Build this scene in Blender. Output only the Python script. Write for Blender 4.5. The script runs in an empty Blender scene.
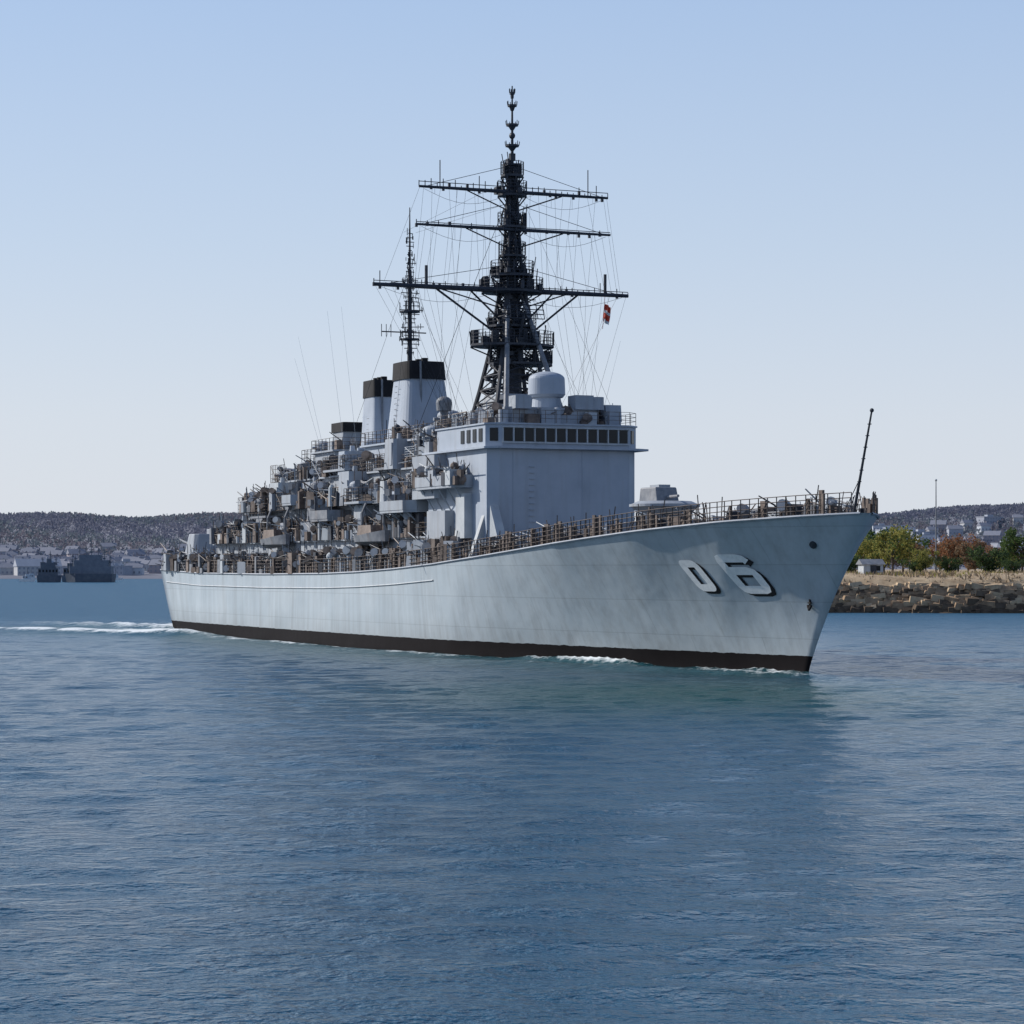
import bpy, math, random
import numpy as np
from mathutils import Vector, Matrix
random.seed(7); np.random.seed(7)
scene = bpy.context.scene
COL = scene.collection

# ------------------------------------------------------------------ materials
def new_mat(name):
    m = bpy.data.materials.new(name); m.use_nodes = True
    nt = m.node_tree; b = nt.nodes["Principled BSDF"]
    return m, nt, b

def paint(name, c1, c2, scale=0.6, rough=0.55, streak=0.0, streak_col=(0.16,0.09,0.05), bump=0.0, metal=0.0, detail=6, trans=0.0):
    m, nt, b = new_mat(name); N = nt.nodes; L = nt.links
    tc = N.new("ShaderNodeTexCoord")
    n = N.new("ShaderNodeTexNoise"); n.inputs["Scale"].default_value = scale; n.inputs["Detail"].default_value = detail
    n.inputs["Roughness"].default_value = 0.65
    L.new(tc.outputs["Object"], n.inputs["Vector"])
    r = N.new("ShaderNodeValToRGB"); r.color_ramp.elements[0].position = 0.35; r.color_ramp.elements[1].position = 0.65
    r.color_ramp.elements[0].color = (*c1,1); r.color_ramp.elements[1].color = (*c2,1)
    L.new(n.outputs["Fac"], r.inputs["Fac"])
    out = r.outputs["Color"]
    if streak > 0:
        mp = N.new("ShaderNodeMapping"); mp.inputs["Scale"].default_value = (1.7,1.7,0.12)
        L.new(tc.outputs["Object"], mp.inputs["Vector"])
        n2 = N.new("ShaderNodeTexNoise"); n2.inputs["Scale"].default_value = 1.3; n2.inputs["Detail"].default_value = 8
        L.new(mp.outputs["Vector"], n2.inputs["Vector"])
        r2 = N.new("ShaderNodeValToRGB"); r2.color_ramp.elements[0].position = 0.52; r2.color_ramp.elements[1].position = 0.78
        r2.color_ramp.elements[0].color=(0,0,0,1); r2.color_ramp.elements[1].color=(streak,streak,streak,1)
        L.new(n2.outputs["Fac"], r2.inputs["Fac"])
        mx = N.new("ShaderNodeMixRGB"); mx.inputs["Color2"].default_value=(*streak_col,1)
        L.new(r2.outputs["Color"], mx.inputs["Fac"]); L.new(out, mx.inputs["Color1"])
        out = mx.outputs["Color"]
    L.new(out, b.inputs["Base Color"])
    b.inputs["Roughness"].default_value = rough; b.inputs["Metallic"].default_value = metal
    b.inputs["Specular IOR Level"].default_value=0.3
    if bump > 0:
        bp = N.new("ShaderNodeBump"); bp.inputs["Strength"].default_value = bump; bp.inputs["Distance"].default_value=0.1
        L.new(n.outputs["Fac"], bp.inputs["Height"]); L.new(bp.outputs["Normal"], b.inputs["Normal"])
    if trans > 0:
        b.inputs["Specular IOR Level"].default_value=0.1
        t = N.new("ShaderNodeBsdfTranslucent"); L.new(out, t.inputs["Color"]); x = N.new("ShaderNodeMixShader"); x.inputs[0].default_value=trans
        L.new(b.outputs[0], x.inputs[1]); L.new(t.outputs[0], x.inputs[2]); L.new(x.outputs[0], N["Material Output"].inputs["Surface"])
    return m

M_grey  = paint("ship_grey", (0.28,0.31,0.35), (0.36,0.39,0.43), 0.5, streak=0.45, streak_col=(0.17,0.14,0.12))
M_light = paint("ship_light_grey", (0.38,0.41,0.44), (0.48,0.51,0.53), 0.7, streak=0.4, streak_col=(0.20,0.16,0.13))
M_mid   = paint("ship_mid_grey", (0.14,0.155,0.18), (0.25,0.26,0.28), 1.5, streak=0.3)
M_dark  = paint("ship_dark", (0.022,0.027,0.037), (0.05,0.055,0.07), 1.2)
M_black = paint("ship_black", (0.010,0.010,0.012), (0.02,0.02,0.023), 1.0, rough=.8)
M_brown = paint("ship_brown", (0.12,0.09,0.075), (0.24,0.19,0.16), 2.0)
M_rust  = paint("ship_dull_brown", (0.075,0.057,0.05), (0.17,0.135,0.115), 2.0)
M_deck  = paint("deck_paint", (0.08,0.085,0.09), (0.12,0.12,0.125), 1.0)
M_glass,_,_b = new_mat("dark_glass"); _b.inputs["Base Color"].default_value=(0.008,0.01,0.013,1); _b.inputs["Roughness"].default_value=0.3; _b.inputs["Specular IOR Level"].default_value=0.3
M_white = paint("white_paint", (0.62,0.63,0.64), (0.72,0.73,0.73), 2.0)
M_number = paint("number_white", (0.72,0.74,0.75), (0.86,0.87,0.87), 3.0)
M_red   = paint("flag_red", (0.5,0.05,0.03), (0.62,0.09,0.05), 2.0)
M_wire  = paint("wire", (0.02,0.022,0.028), (0.04,0.042,0.05), 1.0)
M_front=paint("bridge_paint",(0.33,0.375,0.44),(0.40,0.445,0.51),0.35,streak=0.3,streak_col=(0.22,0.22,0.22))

def hull_mat():
    m, nt, b = new_mat("hull_paint"); N=nt.nodes; L=nt.links
    tc=N.new("ShaderNodeTexCoord"); sp=N.new("ShaderNodeSeparateXYZ"); L.new(tc.outputs["Object"], sp.inputs[0])
    n=N.new("ShaderNodeTexNoise"); n.inputs["Scale"].default_value=0.25; n.inputs["Detail"].default_value=8; n.inputs["Roughness"].default_value=0.6
    L.new(tc.outputs["Object"], n.inputs["Vector"])
    r=N.new("ShaderNodeValToRGB"); r.color_ramp.elements[0].position=0.3; r.color_ramp.elements[1].position=0.7
    r.color_ramp.elements[0].color=(0.37,0.43,0.475,1); r.color_ramp.elements[1].color=(0.45,0.505,0.545,1)
    L.new(n.outputs["Fac"], r.inputs["Fac"])
    mp=N.new("ShaderNodeMapping"); mp.inputs["Scale"].default_value=(1.0,1.0,0.06); L.new(tc.outputs["Object"], mp.inputs["Vector"])
    n2=N.new("ShaderNodeTexNoise"); n2.inputs["Scale"].default_value=1.1; n2.inputs["Detail"].default_value=9; n2.inputs["Roughness"].default_value=0.7
    L.new(mp.outputs["Vector"], n2.inputs["Vector"])
    r2=N.new("ShaderNodeValToRGB"); r2.color_ramp.elements[0].position=0.45; r2.color_ramp.elements[1].position=0.8
    r2.color_ramp.elements[0].color=(0,0,0,1); r2.color_ramp.elements[1].color=(0.55,0.55,0.55,1)
    L.new(n2.outputs["Fac"], r2.inputs["Fac"])
    mx=N.new("ShaderNodeMixRGB"); mx.inputs["Color2"].default_value=(0.22,0.23,0.235,1)
    L.new(r2.outputs["Color"], mx.inputs["Fac"]); L.new(r.outputs["Color"], mx.inputs["Color1"])
    br=N.new("ShaderNodeTexBrick"); cb=N.new("ShaderNodeCombineXYZ"); L.new(sp.outputs["X"], cb.inputs["X"]); L.new(sp.outputs["Z"], cb.inputs["Y"])
    L.new(cb.outputs[0], br.inputs["Vector"]); br.inputs["Scale"].default_value=1.0; br.inputs["Brick Width"].default_value=6.5; br.inputs["Row Height"].default_value=2.1
    br.inputs["Mortar Size"].default_value=0.035; br.inputs["Mortar Smooth"].default_value=0.6
    br.inputs["Color1"].default_value=(1,1,1,1); br.inputs["Color2"].default_value=(0.94,0.95,0.96,1); br.inputs["Mortar"].default_value=(0.78,0.78,0.78,1)
    mul=N.new("ShaderNodeMixRGB"); mul.blend_type='MULTIPLY'; mul.inputs["Fac"].default_value=0.85
    L.new(mx.outputs["Color"], mul.inputs["Color1"]); L.new(br.outputs["Color"], mul.inputs["Color2"])
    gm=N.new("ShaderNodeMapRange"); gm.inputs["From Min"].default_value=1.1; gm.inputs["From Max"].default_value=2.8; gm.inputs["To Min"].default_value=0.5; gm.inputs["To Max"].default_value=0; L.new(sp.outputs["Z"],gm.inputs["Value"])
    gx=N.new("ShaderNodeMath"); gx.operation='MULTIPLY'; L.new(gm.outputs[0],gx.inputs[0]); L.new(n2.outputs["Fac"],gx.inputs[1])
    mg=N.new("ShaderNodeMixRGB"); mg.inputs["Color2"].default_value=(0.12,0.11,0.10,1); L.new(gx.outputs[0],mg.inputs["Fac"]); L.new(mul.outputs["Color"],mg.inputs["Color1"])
    ad=N.new("ShaderNodeMath"); ad.operation='MULTIPLY_ADD'; ad.inputs[1].default_value=0.25; L.new(n2.outputs["Fac"], ad.inputs[0]); L.new(sp.outputs["Z"], ad.inputs[2])
    gt=N.new("ShaderNodeMath"); gt.operation='GREATER_THAN'; gt.inputs[1].default_value=1.25; L.new(ad.outputs[0], gt.inputs[0])
    mb=N.new("ShaderNodeMixRGB"); mb.inputs["Color1"].default_value=(0.012,0.010,0.011,1)
    L.new(gt.outputs[0], mb.inputs["Fac"]); L.new(mg.outputs["Color"], mb.inputs["Color2"])
    L.new(mb.outputs["Color"], b.inputs["Base Color"]); b.inputs["Roughness"].default_value=0.6
    sl=N.new("ShaderNodeMath"); sl.operation='MULTIPLY_ADD'; sl.inputs[1].default_value=0.12; sl.inputs[2].default_value=0.05; L.new(gt.outputs[0],sl.inputs[0]); L.new(sl.outputs[0],b.inputs["Specular IOR Level"])
    bp=N.new("ShaderNodeBump"); bp.inputs["Strength"].default_value=0.45; bp.inputs["Distance"].default_value=0.12
    n3=N.new("ShaderNodeTexNoise"); n3.inputs["Scale"].default_value=0.45; n3.inputs["Detail"].default_value=2; L.new(tc.outputs["Object"], n3.inputs["Vector"])
    L.new(n3.outputs["Fac"], bp.inputs["Height"]); L.new(bp.outputs["Normal"], b.inputs["Normal"])
    return m
M_hull = hull_mat()

# ------------------------------------------------------------------ mesh builder
class MB:
    def __init__(s): s.v=[]; s.f=[]; s.mi=[]; s.cur=0
    def add(s, vs, fs):
        o=len(s.v); s.v.extend([tuple(map(float,p)) for p in vs])
        for f in fs: s.f.append([o+i for i in f]); s.mi.append(s.cur)
    def box(s, c, sz, rz=0, tx=1, ty=1, rot=None):
        x,y,z=[a/2 for a in sz]
        P=[(-x,-y,-z),(x,-y,-z),(x,y,-z),(-x,y,-z),(-x*tx,-y*ty,z),(x*tx,-y*ty,z),(x*tx,y*ty,z),(-x*tx,y*ty,z)]
        if rot is not None: P=[rot@Vector(p) for p in P]
        elif rz:
            ca,sa=math.cos(rz),math.sin(rz); P=[(p[0]*ca-p[1]*sa,p[0]*sa+p[1]*ca,p[2]) for p in P]
        s.add([(p[0]+c[0],p[1]+c[1],p[2]+c[2]) for p in P],[(0,3,2,1),(4,5,6,7),(0,1,5,4),(1,2,6,5),(2,3,7,6),(3,0,4,7)])
    def bx(s, x0,x1,y0,y1,z0,z1): s.box(((x0+x1)/2,(y0+y1)/2,(z0+z1)/2),(abs(x1-x0),abs(y1-y0),abs(z1-z0)))
    def prism(s, poly, z0, z1, top=None):
        n=len(poly); top=top or poly
        vs=[(p[0],p[1],z0) for p in poly]+[(p[0],p[1],z1) for p in top]
        fs=[tuple(range(n-1,-1,-1)),tuple(range(n,2*n))]+[(i,(i+1)%n,n+(i+1)%n,n+i) for i in range(n)]
        s.add(vs,fs)
    def cyl(s, p0, p1, r0, r1=None, n=8, caps=True):
        r1=r0 if r1 is None else r1
        p0=Vector(p0); p1=Vector(p1); d=p1-p0
        if d.length<1e-6: return
        d.normalize(); a=Vector((0,0,1)) if abs(d.z)<0.9 else Vector((1,0,0))
        u=d.cross(a).normalized(); w=d.cross(u)
        vs=[]
        for p,r in ((p0,r0),(p1,r1)):
            for i in range(n):
                t=2*math.pi*i/n; vs.append(p+u*(r*math.cos(t))+w*(r*math.sin(t)))
        fs=[(i,n+i,n+(i+1)%n,(i+1)%n) for i in range(n)]
        if caps: fs+=[tuple(range(n)),tuple(range(2*n-1,n-1,-1))]
        s.add(vs,fs)
    def line(s,p0,p1,r=0.02): s.cyl(p0,p1,r,r,4,False)
    def sph(s,c,r,sc=(1,1,1),n=12,m=8):
        vs=[(c[0],c[1],c[2]-r*sc[2])]
        for j in range(1,m):
            a=-math.pi/2+math.pi*j/m
            for i in range(n):
                t=2*math.pi*i/n
                vs.append((c[0]+r*sc[0]*math.cos(a)*math.cos(t),c[1]+r*sc[1]*math.cos(a)*math.sin(t),c[2]+r*sc[2]*math.sin(a)))
        vs.append((c[0],c[1],c[2]+r*sc[2])); fs=[]
        for i in range(n): fs.append((0,1+(i+1)%n,1+i))
        for j in range(m-2):
            for i in range(n):
                a=1+j*n+i; b=1+j*n+(i+1)%n; fs.append((a,b,b+n,a+n))
        l=len(vs)-1
        for i in range(n): fs.append((l,l-n+i,l-n+(i+1)%n))
        s.add(vs,fs)
    def rail(s, pts, h=1.05, sp=1.7, r=0.03, wires=3):
        for a,b in zip(pts[:-1],pts[1:]):
            a=Vector(a); b=Vector(b); L=(b-a).length; n=max(1,int(L/sp))
            for i in range(n+1):
                p=a.lerp(b,i/n); s.line(p,p+Vector((0,0,h)),r)
            for k in range(wires):
                dz=Vector((0,0,h*(k+1)/wires)); s.line(a+dz,b+dz,r*0.7)
    def obj(s, name, mats, parent=None, smooth=False, loc=None, bevel=0, stuff=False, label=None):
        me=bpy.data.meshes.new(name); me.from_pydata(s.v,[],s.f)
        if not isinstance(mats,(list,tuple)): mats=[mats]
        for m in mats: me.materials.append(m)
        if len(mats)>1: me.polygons.foreach_set("material_index", s.mi)
        if smooth: me.polygons.foreach_set("use_smooth",[True]*len(me.polygons))
        me.update()
        o=bpy.data.objects.new(name,me); COL.objects.link(o)
        if parent: o.parent=parent
        if loc: o.location=loc
        if bevel:
            md=o.modifiers.new("bevel","BEVEL"); md.width=bevel; md.segments=2; md.limit_method='ANGLE'
        if stuff: o["kind"]="stuff"
        if label: o["label"]=label
        return o

def top(o,label,cat,group=None):
    o["label"]=label; o["category"]=cat
    if group: o["group"]=group
    return o
def copy_of(o,parent=None,loc=None,rz=None):
    c=o.copy(); COL.objects.link(c)
    if parent: c.parent=parent
    if loc is not None: c.location=loc
    if rz is not None: c.rotation_euler=(0,0,rz)
    return c
def crect(s0,s1,hb0,hb1,ch=0.6,oc=0):
    return [(s0,oc-hb0+ch),(s0+ch,oc-hb0),(s1-ch,oc-hb1),(s1,oc-hb1+ch),(s1,oc+hb1-ch),(s1-ch,oc+hb1),(s0+ch,oc+hb0),(s0,oc+hb0-ch)][::-1]
def grow(poly,d):
    cx=sum(p[0] for p in poly)/len(poly); cy=sum(p[1] for p in poly)/len(poly)
    return [(p[0]+math.copysign(d,p[0]-cx),p[1]+math.copysign(d,p[1]-cy)) for p in poly]

# ------------------------------------------------------------------ SHIP
AFT=(-0.392,0.920)
ship=bpy.data.objects.new("warship",None); COL.objects.link(ship)
ship.location=(16.75,141.5,0); ship.rotation_euler=(0,0,math.atan2(AFT[1],AFT[0]))
top(ship,"grey naval destroyer with tall dark masts under way on blue water","warship")

def itp(x,xs,ys): return float(np.interp(x,xs,ys))
def sheer(s): return itp(s,[-6.5,0,8,16,24,32,40,48,56,64,80,100,115.5],[9.1,8.8,8.38,7.9,7.38,6.88,6.42,6.08,5.85,5.72,5.65,5.72,6.05])
def wlhb(d): return itp(d,[0,3,6,10,20,30,38,50,70,100,112],[0,0.5,1.0,1.7,3.3,5.0,6.5,7.2,7.35,6.9,6.0])
def dkhb(d): return itp(d,[0,0.8,3,8,16,26,42,66,106,121],[0.12,1.0,2.5,4.8,6.35,7.1,7.25,7.25,7.05,6.55])
def stem(t): return -6.5*max(t,0)**1.2 if t>=0 else -t*1.5
def sternp(t): return 112+3.2*max(t,0)**0.8 if t>=0 else 112+t*6
def hb(u,t):
    w=wlhb(u*112); d=dkhb(u*121)
    if t<0: return w*(1+0.35*t)
    p=itp(u,[0,0.2,0.33,0.37,1],[1.25,1.35,1.35,0.9,1.0])
    return w+(d-w)*t**p
def hull_pt(s,z,off=0.0):
    def P(s,z):
        t=z/sheer(s); u=min(max((s-stem(t))/(sternp(t)-stem(t)),0),1); return Vector((s,hb(u,t),z))
    p=P(s,z); a=P(s+0.3,z)-P(s-0.3,z); b=P(s,z+0.3)-P(s,z-0.3)
    n=a.cross(b); n.normalize()
    if n.y<0: n=-n
    return p+n*off
def deck_edge(s):
    u=(s+6.5)/(115.2+6.5); return hb(u,1.0)

us=np.concatenate([np.linspace(0,0.08,18)[:-1],np.linspace(0.08,0.5,60)[:-1],np.linspace(0.5,1,30)])
ts=[-0.35,-0.1,0,0.06,0.12,0.2,0.28,0.36,0.44,0.52,0.6,0.68,0.76,0.84,0.92,1.0]
mb=MB(); nu=len(us); nt_=len(ts)
grid={}
for side in (1,-1):
    for j,t in enumerate(ts):
        for i,u in enumerate(us):
            s=stem(t)+u*(sternp(t)-stem(t)); z=t*sheer(s) if t>=0 else t*6
            grid[(side,i,j)]=len(mb.v); mb.v.append((s,side*hb(u,t),z))
for side in (1,-1):
    for j in range(nt_-1):
        for i in range(nu-1):
            q=[grid[(side,i,j)],grid[(side,i+1,j)],grid[(side,i+1,j+1)],grid[(side,i,j+1)]]
            if side==1: q=q[::-1]
            mb.f.append(q); mb.mi.append(0)
for j in range(nt_-1):
    mb.f.append([grid[(1,nu-1,j)],grid[(-1,nu-1,j)],grid[(-1,nu-1,j+1)],grid[(1,nu-1,j+1)]]); mb.mi.append(0)
    mb.f.append([grid[(1,0,j)],grid[(-1,0,j)],grid[(-1,0,j+1)],grid[(1,0,j+1)]]); mb.mi.append(0)
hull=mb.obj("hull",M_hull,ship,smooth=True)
mb=MB()
for i in range(nu-1):
    pts=[]
    for u in (us[i],us[i+1]):
        s=-6.5+u*121.7; h=hb(u,1)-0.04
        pts.append(((s,-h,sheer(s)-0.06),(s,h,sheer(s)-0.06)))
    mb.add([pts[0][0],pts[1][0],pts[1][1],pts[0][1]],[(0,1,2,3)])
mb.obj("deck",M_deck,ship)
mb=MB()
for sd in (1,-1):
    prev=None
    for s in np.linspace(-6.3,115,90):
        p=(s,sd*(deck_edge(s)+0.03),sheer(s)-0.02)
        if prev: mb.line(prev,p,0.08)
        prev=p
mb.obj("deck_edge_strake",M_grey,ship)
# rubbing strake along the after half
mb=MB()
for sd in (1,-1):
    prev=None
    for s in np.linspace(40,113,60):
        z=sheer(s)-1.15; q=hull_pt(s,z,0.03); p=(q.x,sd*q.y,z)
        if prev: mb.line(prev,p,0.06)
        prev=p
mb.obj("rubbing_strake",M_light,ship)
rgr=random.Random(77)
for sd in (1,-1):
    mb=MB(); pts=[(s,sd*(deck_edge(s)-0.1),sheer(s)) for s in np.linspace(-5.9,114.5,72)]
    for a,b in zip(pts[:-1],pts[1:]): mb.rail([a,b],h=1.15,sp=0.55,r=0.034,wires=4)
    for i in range(330):
        s=rgr.uniform(-5,114); o=sd*(deck_edge(s)-rgr.uniform(.15,.6)); z=sheer(s); h=rgr.uniform(.3,1.4)
        if rgr.random()<.55: mb.box((s,o,z+h/2),(rgr.uniform(.1,.6),.12,h))
        else: mb.line((s,o,z),(s+rgr.uniform(-.6,.6),o,z+h*1.25),.035)
    mb.obj("guard_rail",M_rust,ship)

hullnum=bpy.data.objects.new("hull_marking",None); COL.objects.link(hullnum); hullnum.parent=ship
hullnum["label"]="white numerals with black shadow on the bow plating"
def glyph(s_c,z_c,w,h,strokes,thick,slant=0.0,name="hull_number"):
    for col,off,dx,dz in ((M_black,0.035,0.24,-0.16),(M_number,0.07,0,0)):
        mb=MB()
        for poly in strokes:
            P=[Vector((p[0],p[1])) for p in poly]; closed=(P[0]-P[-1]).length<1e-6
            R=[]
            for k in range(len(P)):
                if closed:
                    a=P[k-1] if k>0 else P[-2]; b=P[(k+1)] if k<len(P)-1 else P[1]
                else:
                    a=P[max(k-1,0)]; b=P[min(k+1,len(P)-1)]
                d=Vector(((b-a).x*w,(b-a).y*h)).normalized(); nn=Vector((-d.y,d.x))*thick/2
                nn.x*=1.3
                q=Vector((P[k].x*w,P[k].y*h)); R.append((q+nn,q-nn))
            vs=[]
            for q0,q1 in R:
                for q in (q0,q1):
                    vs.append(hull_pt(s_c-(q.x+q.y*slant)-dx, z_c+q.y+dz, off))
            n=len(R)
            mb.add(vs,[(2*k,2*k+2,2*k+3,2*k+1) for k in range(n-1)])
        mb.obj(name if col is M_number else "number_shadow",col,hullnum)
def rr(x0,x1,y0,y1,c=0.16,n=4):
    pts=[]
    for cx,cy,a0 in ((x1-c,y1-c,0),(x0+c,y1-c,90),(x0+c,y0+c,180),(x1-c,y0+c,270)):
        for k in range(n+1):
            a=math.radians(a0+90*k/n); pts.append((cx+c*math.cos(a),cy+c*math.sin(a)))
    pts.append(pts[0]); return pts
glyph(6.1,5.7,1.15,1.4,[rr(-0.5,0.5,-0.5,0.5,0.15)],0.42,slant=-0.4)
g6=[(0.55,0.38),(0.48,0.48),(0.35,0.5),(-0.35,0.5),(-0.46,0.47),(-0.5,0.38),(-0.5,0),(-0.5,-0.38),(-0.46,-0.47),(-0.35,-0.5),(0.35,-0.5),(0.46,-0.47),(0.5,-0.38),(0.5,-0.05),(0.46,0.06),(0.35,0.1),(-0.05,0.1),(-0.45,0.1)]
glyph(2.3,5.8,1.75,1.8,[g6],0.46,slant=-0.35)

mb=MB(); p=hull_pt(-3.2,7.4,0.08); q=hull_pt(-3.2,7.4,-0.4); mb.cyl(q,p,0.22,0.22,14); mb.obj("hawse_pipe",M_dark,ship)
mb=MB(); p=hull_pt(-1.4,4.1,0.12); mb.cyl(p+Vector((0,0,0.3)),p-Vector((0,0,0.28)),0.06); mb.cyl(p+Vector((-0.22,0.02,-0.05)),p+Vector((0,0.05,-0.3)),0.07); mb.cyl(p+Vector((0.22,0,-0.05)),p+Vector((0,0.05,-0.3)),0.07); mb.box(p+Vector((0,0,0.1)),(0.3,0.1,0.08)); mb.obj("anchor",M_black,ship)

mb=MB(); b0=Vector((-5.0,0,sheer(-5.0))); b1=b0+Vector((-1.9,0,5.6)); mb.cyl(b0,b1,0.09,0.05,8); mb.sph(b1,0.12,n=8,m=6)
mb.line(b0+Vector((1.2,0,0)),b0.lerp(b1,0.35),0.03); mb.line(b0+Vector((-.5,0.3,0)),b0.lerp(b1,0.35),0.03)
for k in range(8): mb.box(b0.lerp(b1,0.1+0.11*k),(0.14,0.18,0.05))
mb.obj("jackstaff",M_dark,ship)

rails=MB()
def tier(name,s0,s1,h0,h1,z0,z1,mat,ch=0.6,rail=True,over=0.3,oc=0):
    poly=crect(s0,s1,h0,h1,ch,oc); mb=MB(); mb.prism(poly,z0,z1)
    g=grow(poly,over); mb.prism(g,z1,z1+0.14)
    o=mb.obj(name,mat,ship)
    if rail:
        gg=grow(poly,over-0.08); rails.rail([(p[0],p[1],z1+0.14) for p in gg+[gg[0]]],h=1.0,sp=0.9,r=0.026,wires=3)
    return o
tier("deckhouse",44,101,5.6,5.2,5.0,8.3,M_grey)
tier("deckhouse",46,94,4.6,4.3,8.4,11.0,M_grey)
tier("deckhouse",48,86,4.0,3.4,11.1,13.6,M_grey)
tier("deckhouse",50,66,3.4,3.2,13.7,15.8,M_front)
tier("deckhouse",73.5,80.5,2.7,2.5,13.7,15.9,M_grey)
tier("deckhouse",81.5,85,2.0,1.9,13.7,15.3,M_grey)
tier("deckhouse",87,92,2.6,2.4,11.1,13.0,M_grey)
tier("deckhouse",95.5,100,2.9,2.6,8.4,10.2,M_grey)
tier("deckhouse",102.5,106.5,2.4,2.2,5.6,8.2,M_grey)
rgb=random.Random(55)
for (s0,s1,o,hw,z0,z1,mt) in ((46.6,49.4,3.9,1.5,11.1,13.9,M_light),(51,53.6,4.7,.9,8.4,11.9,M_front),(54.6,57,3.6,1.1,13.7,16.0,M_grey),(58.5,61,4.9,.9,8.4,11.0,M_grey),(62.5,65.5,4.2,1.3,11.1,13.8,M_grey),(67,69,3.2,1.1,13.7,15.6,M_front),(69.5,72.5,4.8,1.0,8.4,11.3,M_mid),(73,76,4.0,1.2,11.1,13.3,M_grey),(81,84,4.3,1.1,11.1,13.5,M_light),(84.5,87,4.8,.9,8.4,10.6,M_mid),(88.5,91,3.8,1.1,11.1,12.7,M_grey),(92,95,4.4,1.0,8.4,10.4,M_grey),(97.5,99.5,4.3,.8,8.4,9.8,M_mid),(104,107,4.2,1.1,5.7,7.5,M_front)):
    for sd in (1,-1):
        mb=MB(); poly=crect(s0,s1,hw,hw,.25,sd*o); tp=[(p[0]*.94+.06*(s0+s1)/2,p[1]*.94+.06*sd*o) for p in poly]
        mb.prism(poly,z0,z1,tp); mb.bx(s0+.4,s0+.9,sd*o+sd*hw*.9,sd*(o+hw)+sd*.05,z0+.3,min(z0+2,z1-.3))
        mb.cyl((s1-.7,sd*o,z1),(s1-.7,sd*o,z1+.5),.25,.2,10); mb.obj("side_house",mt,ship)
def director(s,o,z,r,h,mt):
    mb=MB(); mb.cyl((s,o,z),(s,o,z+h*.55),r*.7,r*.65,20); mb.cyl((s,o,z+h*.5),(s,o,z+h*.6),r*.7,r,20); mb.cyl((s,o,z+h*.6),(s,o,z+h),r,r*.95,20); mb.sph((s,o,z+h),r*.94,(1,1,.45),20,10)
    mb.cyl((s-.2,o-r*1.4,z+h*.8),(s-.2,o+r*1.4,z+h*.8),.13,.13,8); mb.box((s-r,o,z+h*.85),(.3,r*.9,.5)); mb.obj("gun_director",mt,ship)
director(50.5,1.8,15.9,.95,1.7,M_grey); director(67.8,1.6,13.7,1.0,2.6,M_front); director(83.2,.6,15.4,.8,1.5,M_grey); director(89,2.0,13.1,.9,1.6,M_grey); director(97.5,1.0,10.3,.9,1.9,M_front); director(72.5,4.6,11.2,.8,1.8,M_mid); director(46.2,4.8,14.4,.8,1.8,M_grey); director(61,5.3,11.3,.7,1.4,M_grey); director(86,5.2,10.9,.6,1.3,M_mid)

mb=MB()
low=[(33.4,-4.9),(34.0,-5.6),(45,-5.6),(45,5.6),(34.0,5.6),(33.4,4.9)][::-1]
mb.prism(low,6.0,14.3)
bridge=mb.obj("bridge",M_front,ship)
mb=MB()
plat=[(32.9,-5.4),(33.4,-6.4),(45.3,-6.4),(45.3,6.0),(33.6,5.95),(32.9,5.1)][::-1]
mb.prism(plat,14.3,14.44)
house=[(33.2,-4.8),(34.0,-5.7),(43,-5.7),(43,5.7),(34.0,5.7),(33.2,4.8)][::-1]
mb.prism(house,14.44,15.95)
roof=[(33.1,-4.85),(33.95,-5.8),(43.2,-5.8),(43.2,5.8),(33.95,5.8),(33.1,4.85)][::-1]
mb.prism(roof,15.95,16.06)
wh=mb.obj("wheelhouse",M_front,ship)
mbw=MB(); mbw.bx(-0.03,0.03,-0.30,0.30,-0.45,0.45); w0=mbw.obj("window",M_glass,wh,loc=(33.17,-4.35,15.25))
for i in range(1,12): copy_of(w0,wh,(33.17,-4.35+8.7*i/11,15.25))
for sd in (1,-1):
    copy_of(w0,wh,(33.58,sd*5.24,15.25),sd*math.radians(-48))
    for k in range(4): copy_of(w0,wh,(34.8+k*1.1,sd*5.72,15.25),math.pi/2)
mb=MB()
for i in range(12):
    a=-4.35+8.7*i/11; mb.bx(33.12,33.2,a+.35,a+.44,14.7,15.8)
mb.bx(33.08,33.2,-4.8,4.8,14.66,14.76); mb.bx(33.08,33.2,-4.8,4.8,15.72,15.8)
mb.obj("window_frame",M_light,wh)
def wedge(s0,s1,o0,o1,z0,z1,run):
    mb=MB(); mb.add([(s0,o0,z0),(s1,o0,z0),(s1,o0+run,z0),(s0,o0+run,z0),(s0,o0,z1),(s1,o0,z1)],[(0,3,2,1),(0,1,5,4),(3,4,5,2),(0,4,3),(1,2,5)])
    mb.obj("bridge_buttress",M_light,ship)
mb=MB()
mb.add([(33.38,5.0,10.4),(33.38,5.6,10.4),(31.9,5.4,7.0),(31.9,4.7,7.0),(33.5,5.0,7.0),(33.5,5.6,7.0)],[(0,1,2,3),(0,3,4),(1,5,2),(3,2,5,4)])
mb.obj("bridge_buttress",M_light,ship)
wedge(34.4,34.9,5.58,6,6.6,9.8,1.1); wedge(38.8,39.3,5.58,6,6.3,9.4,1.0)
mb=MB(); mb.bx(36.6,38.2,5.58,6.2,8.2,11.3); mb.obj("vent_trunk",M_light,ship)
mb=MB(); mb.bx(40,43.5,5.58,6.3,6,10.2); mb.obj("vent_trunk",M_grey,ship)
mb=MB(); mb.prism(crect(41.5,46.5,1.2,1.2,.3,5.2),11.1,14.2); mb.obj("side_house",M_grey,ship)
mb=MB()
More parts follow.
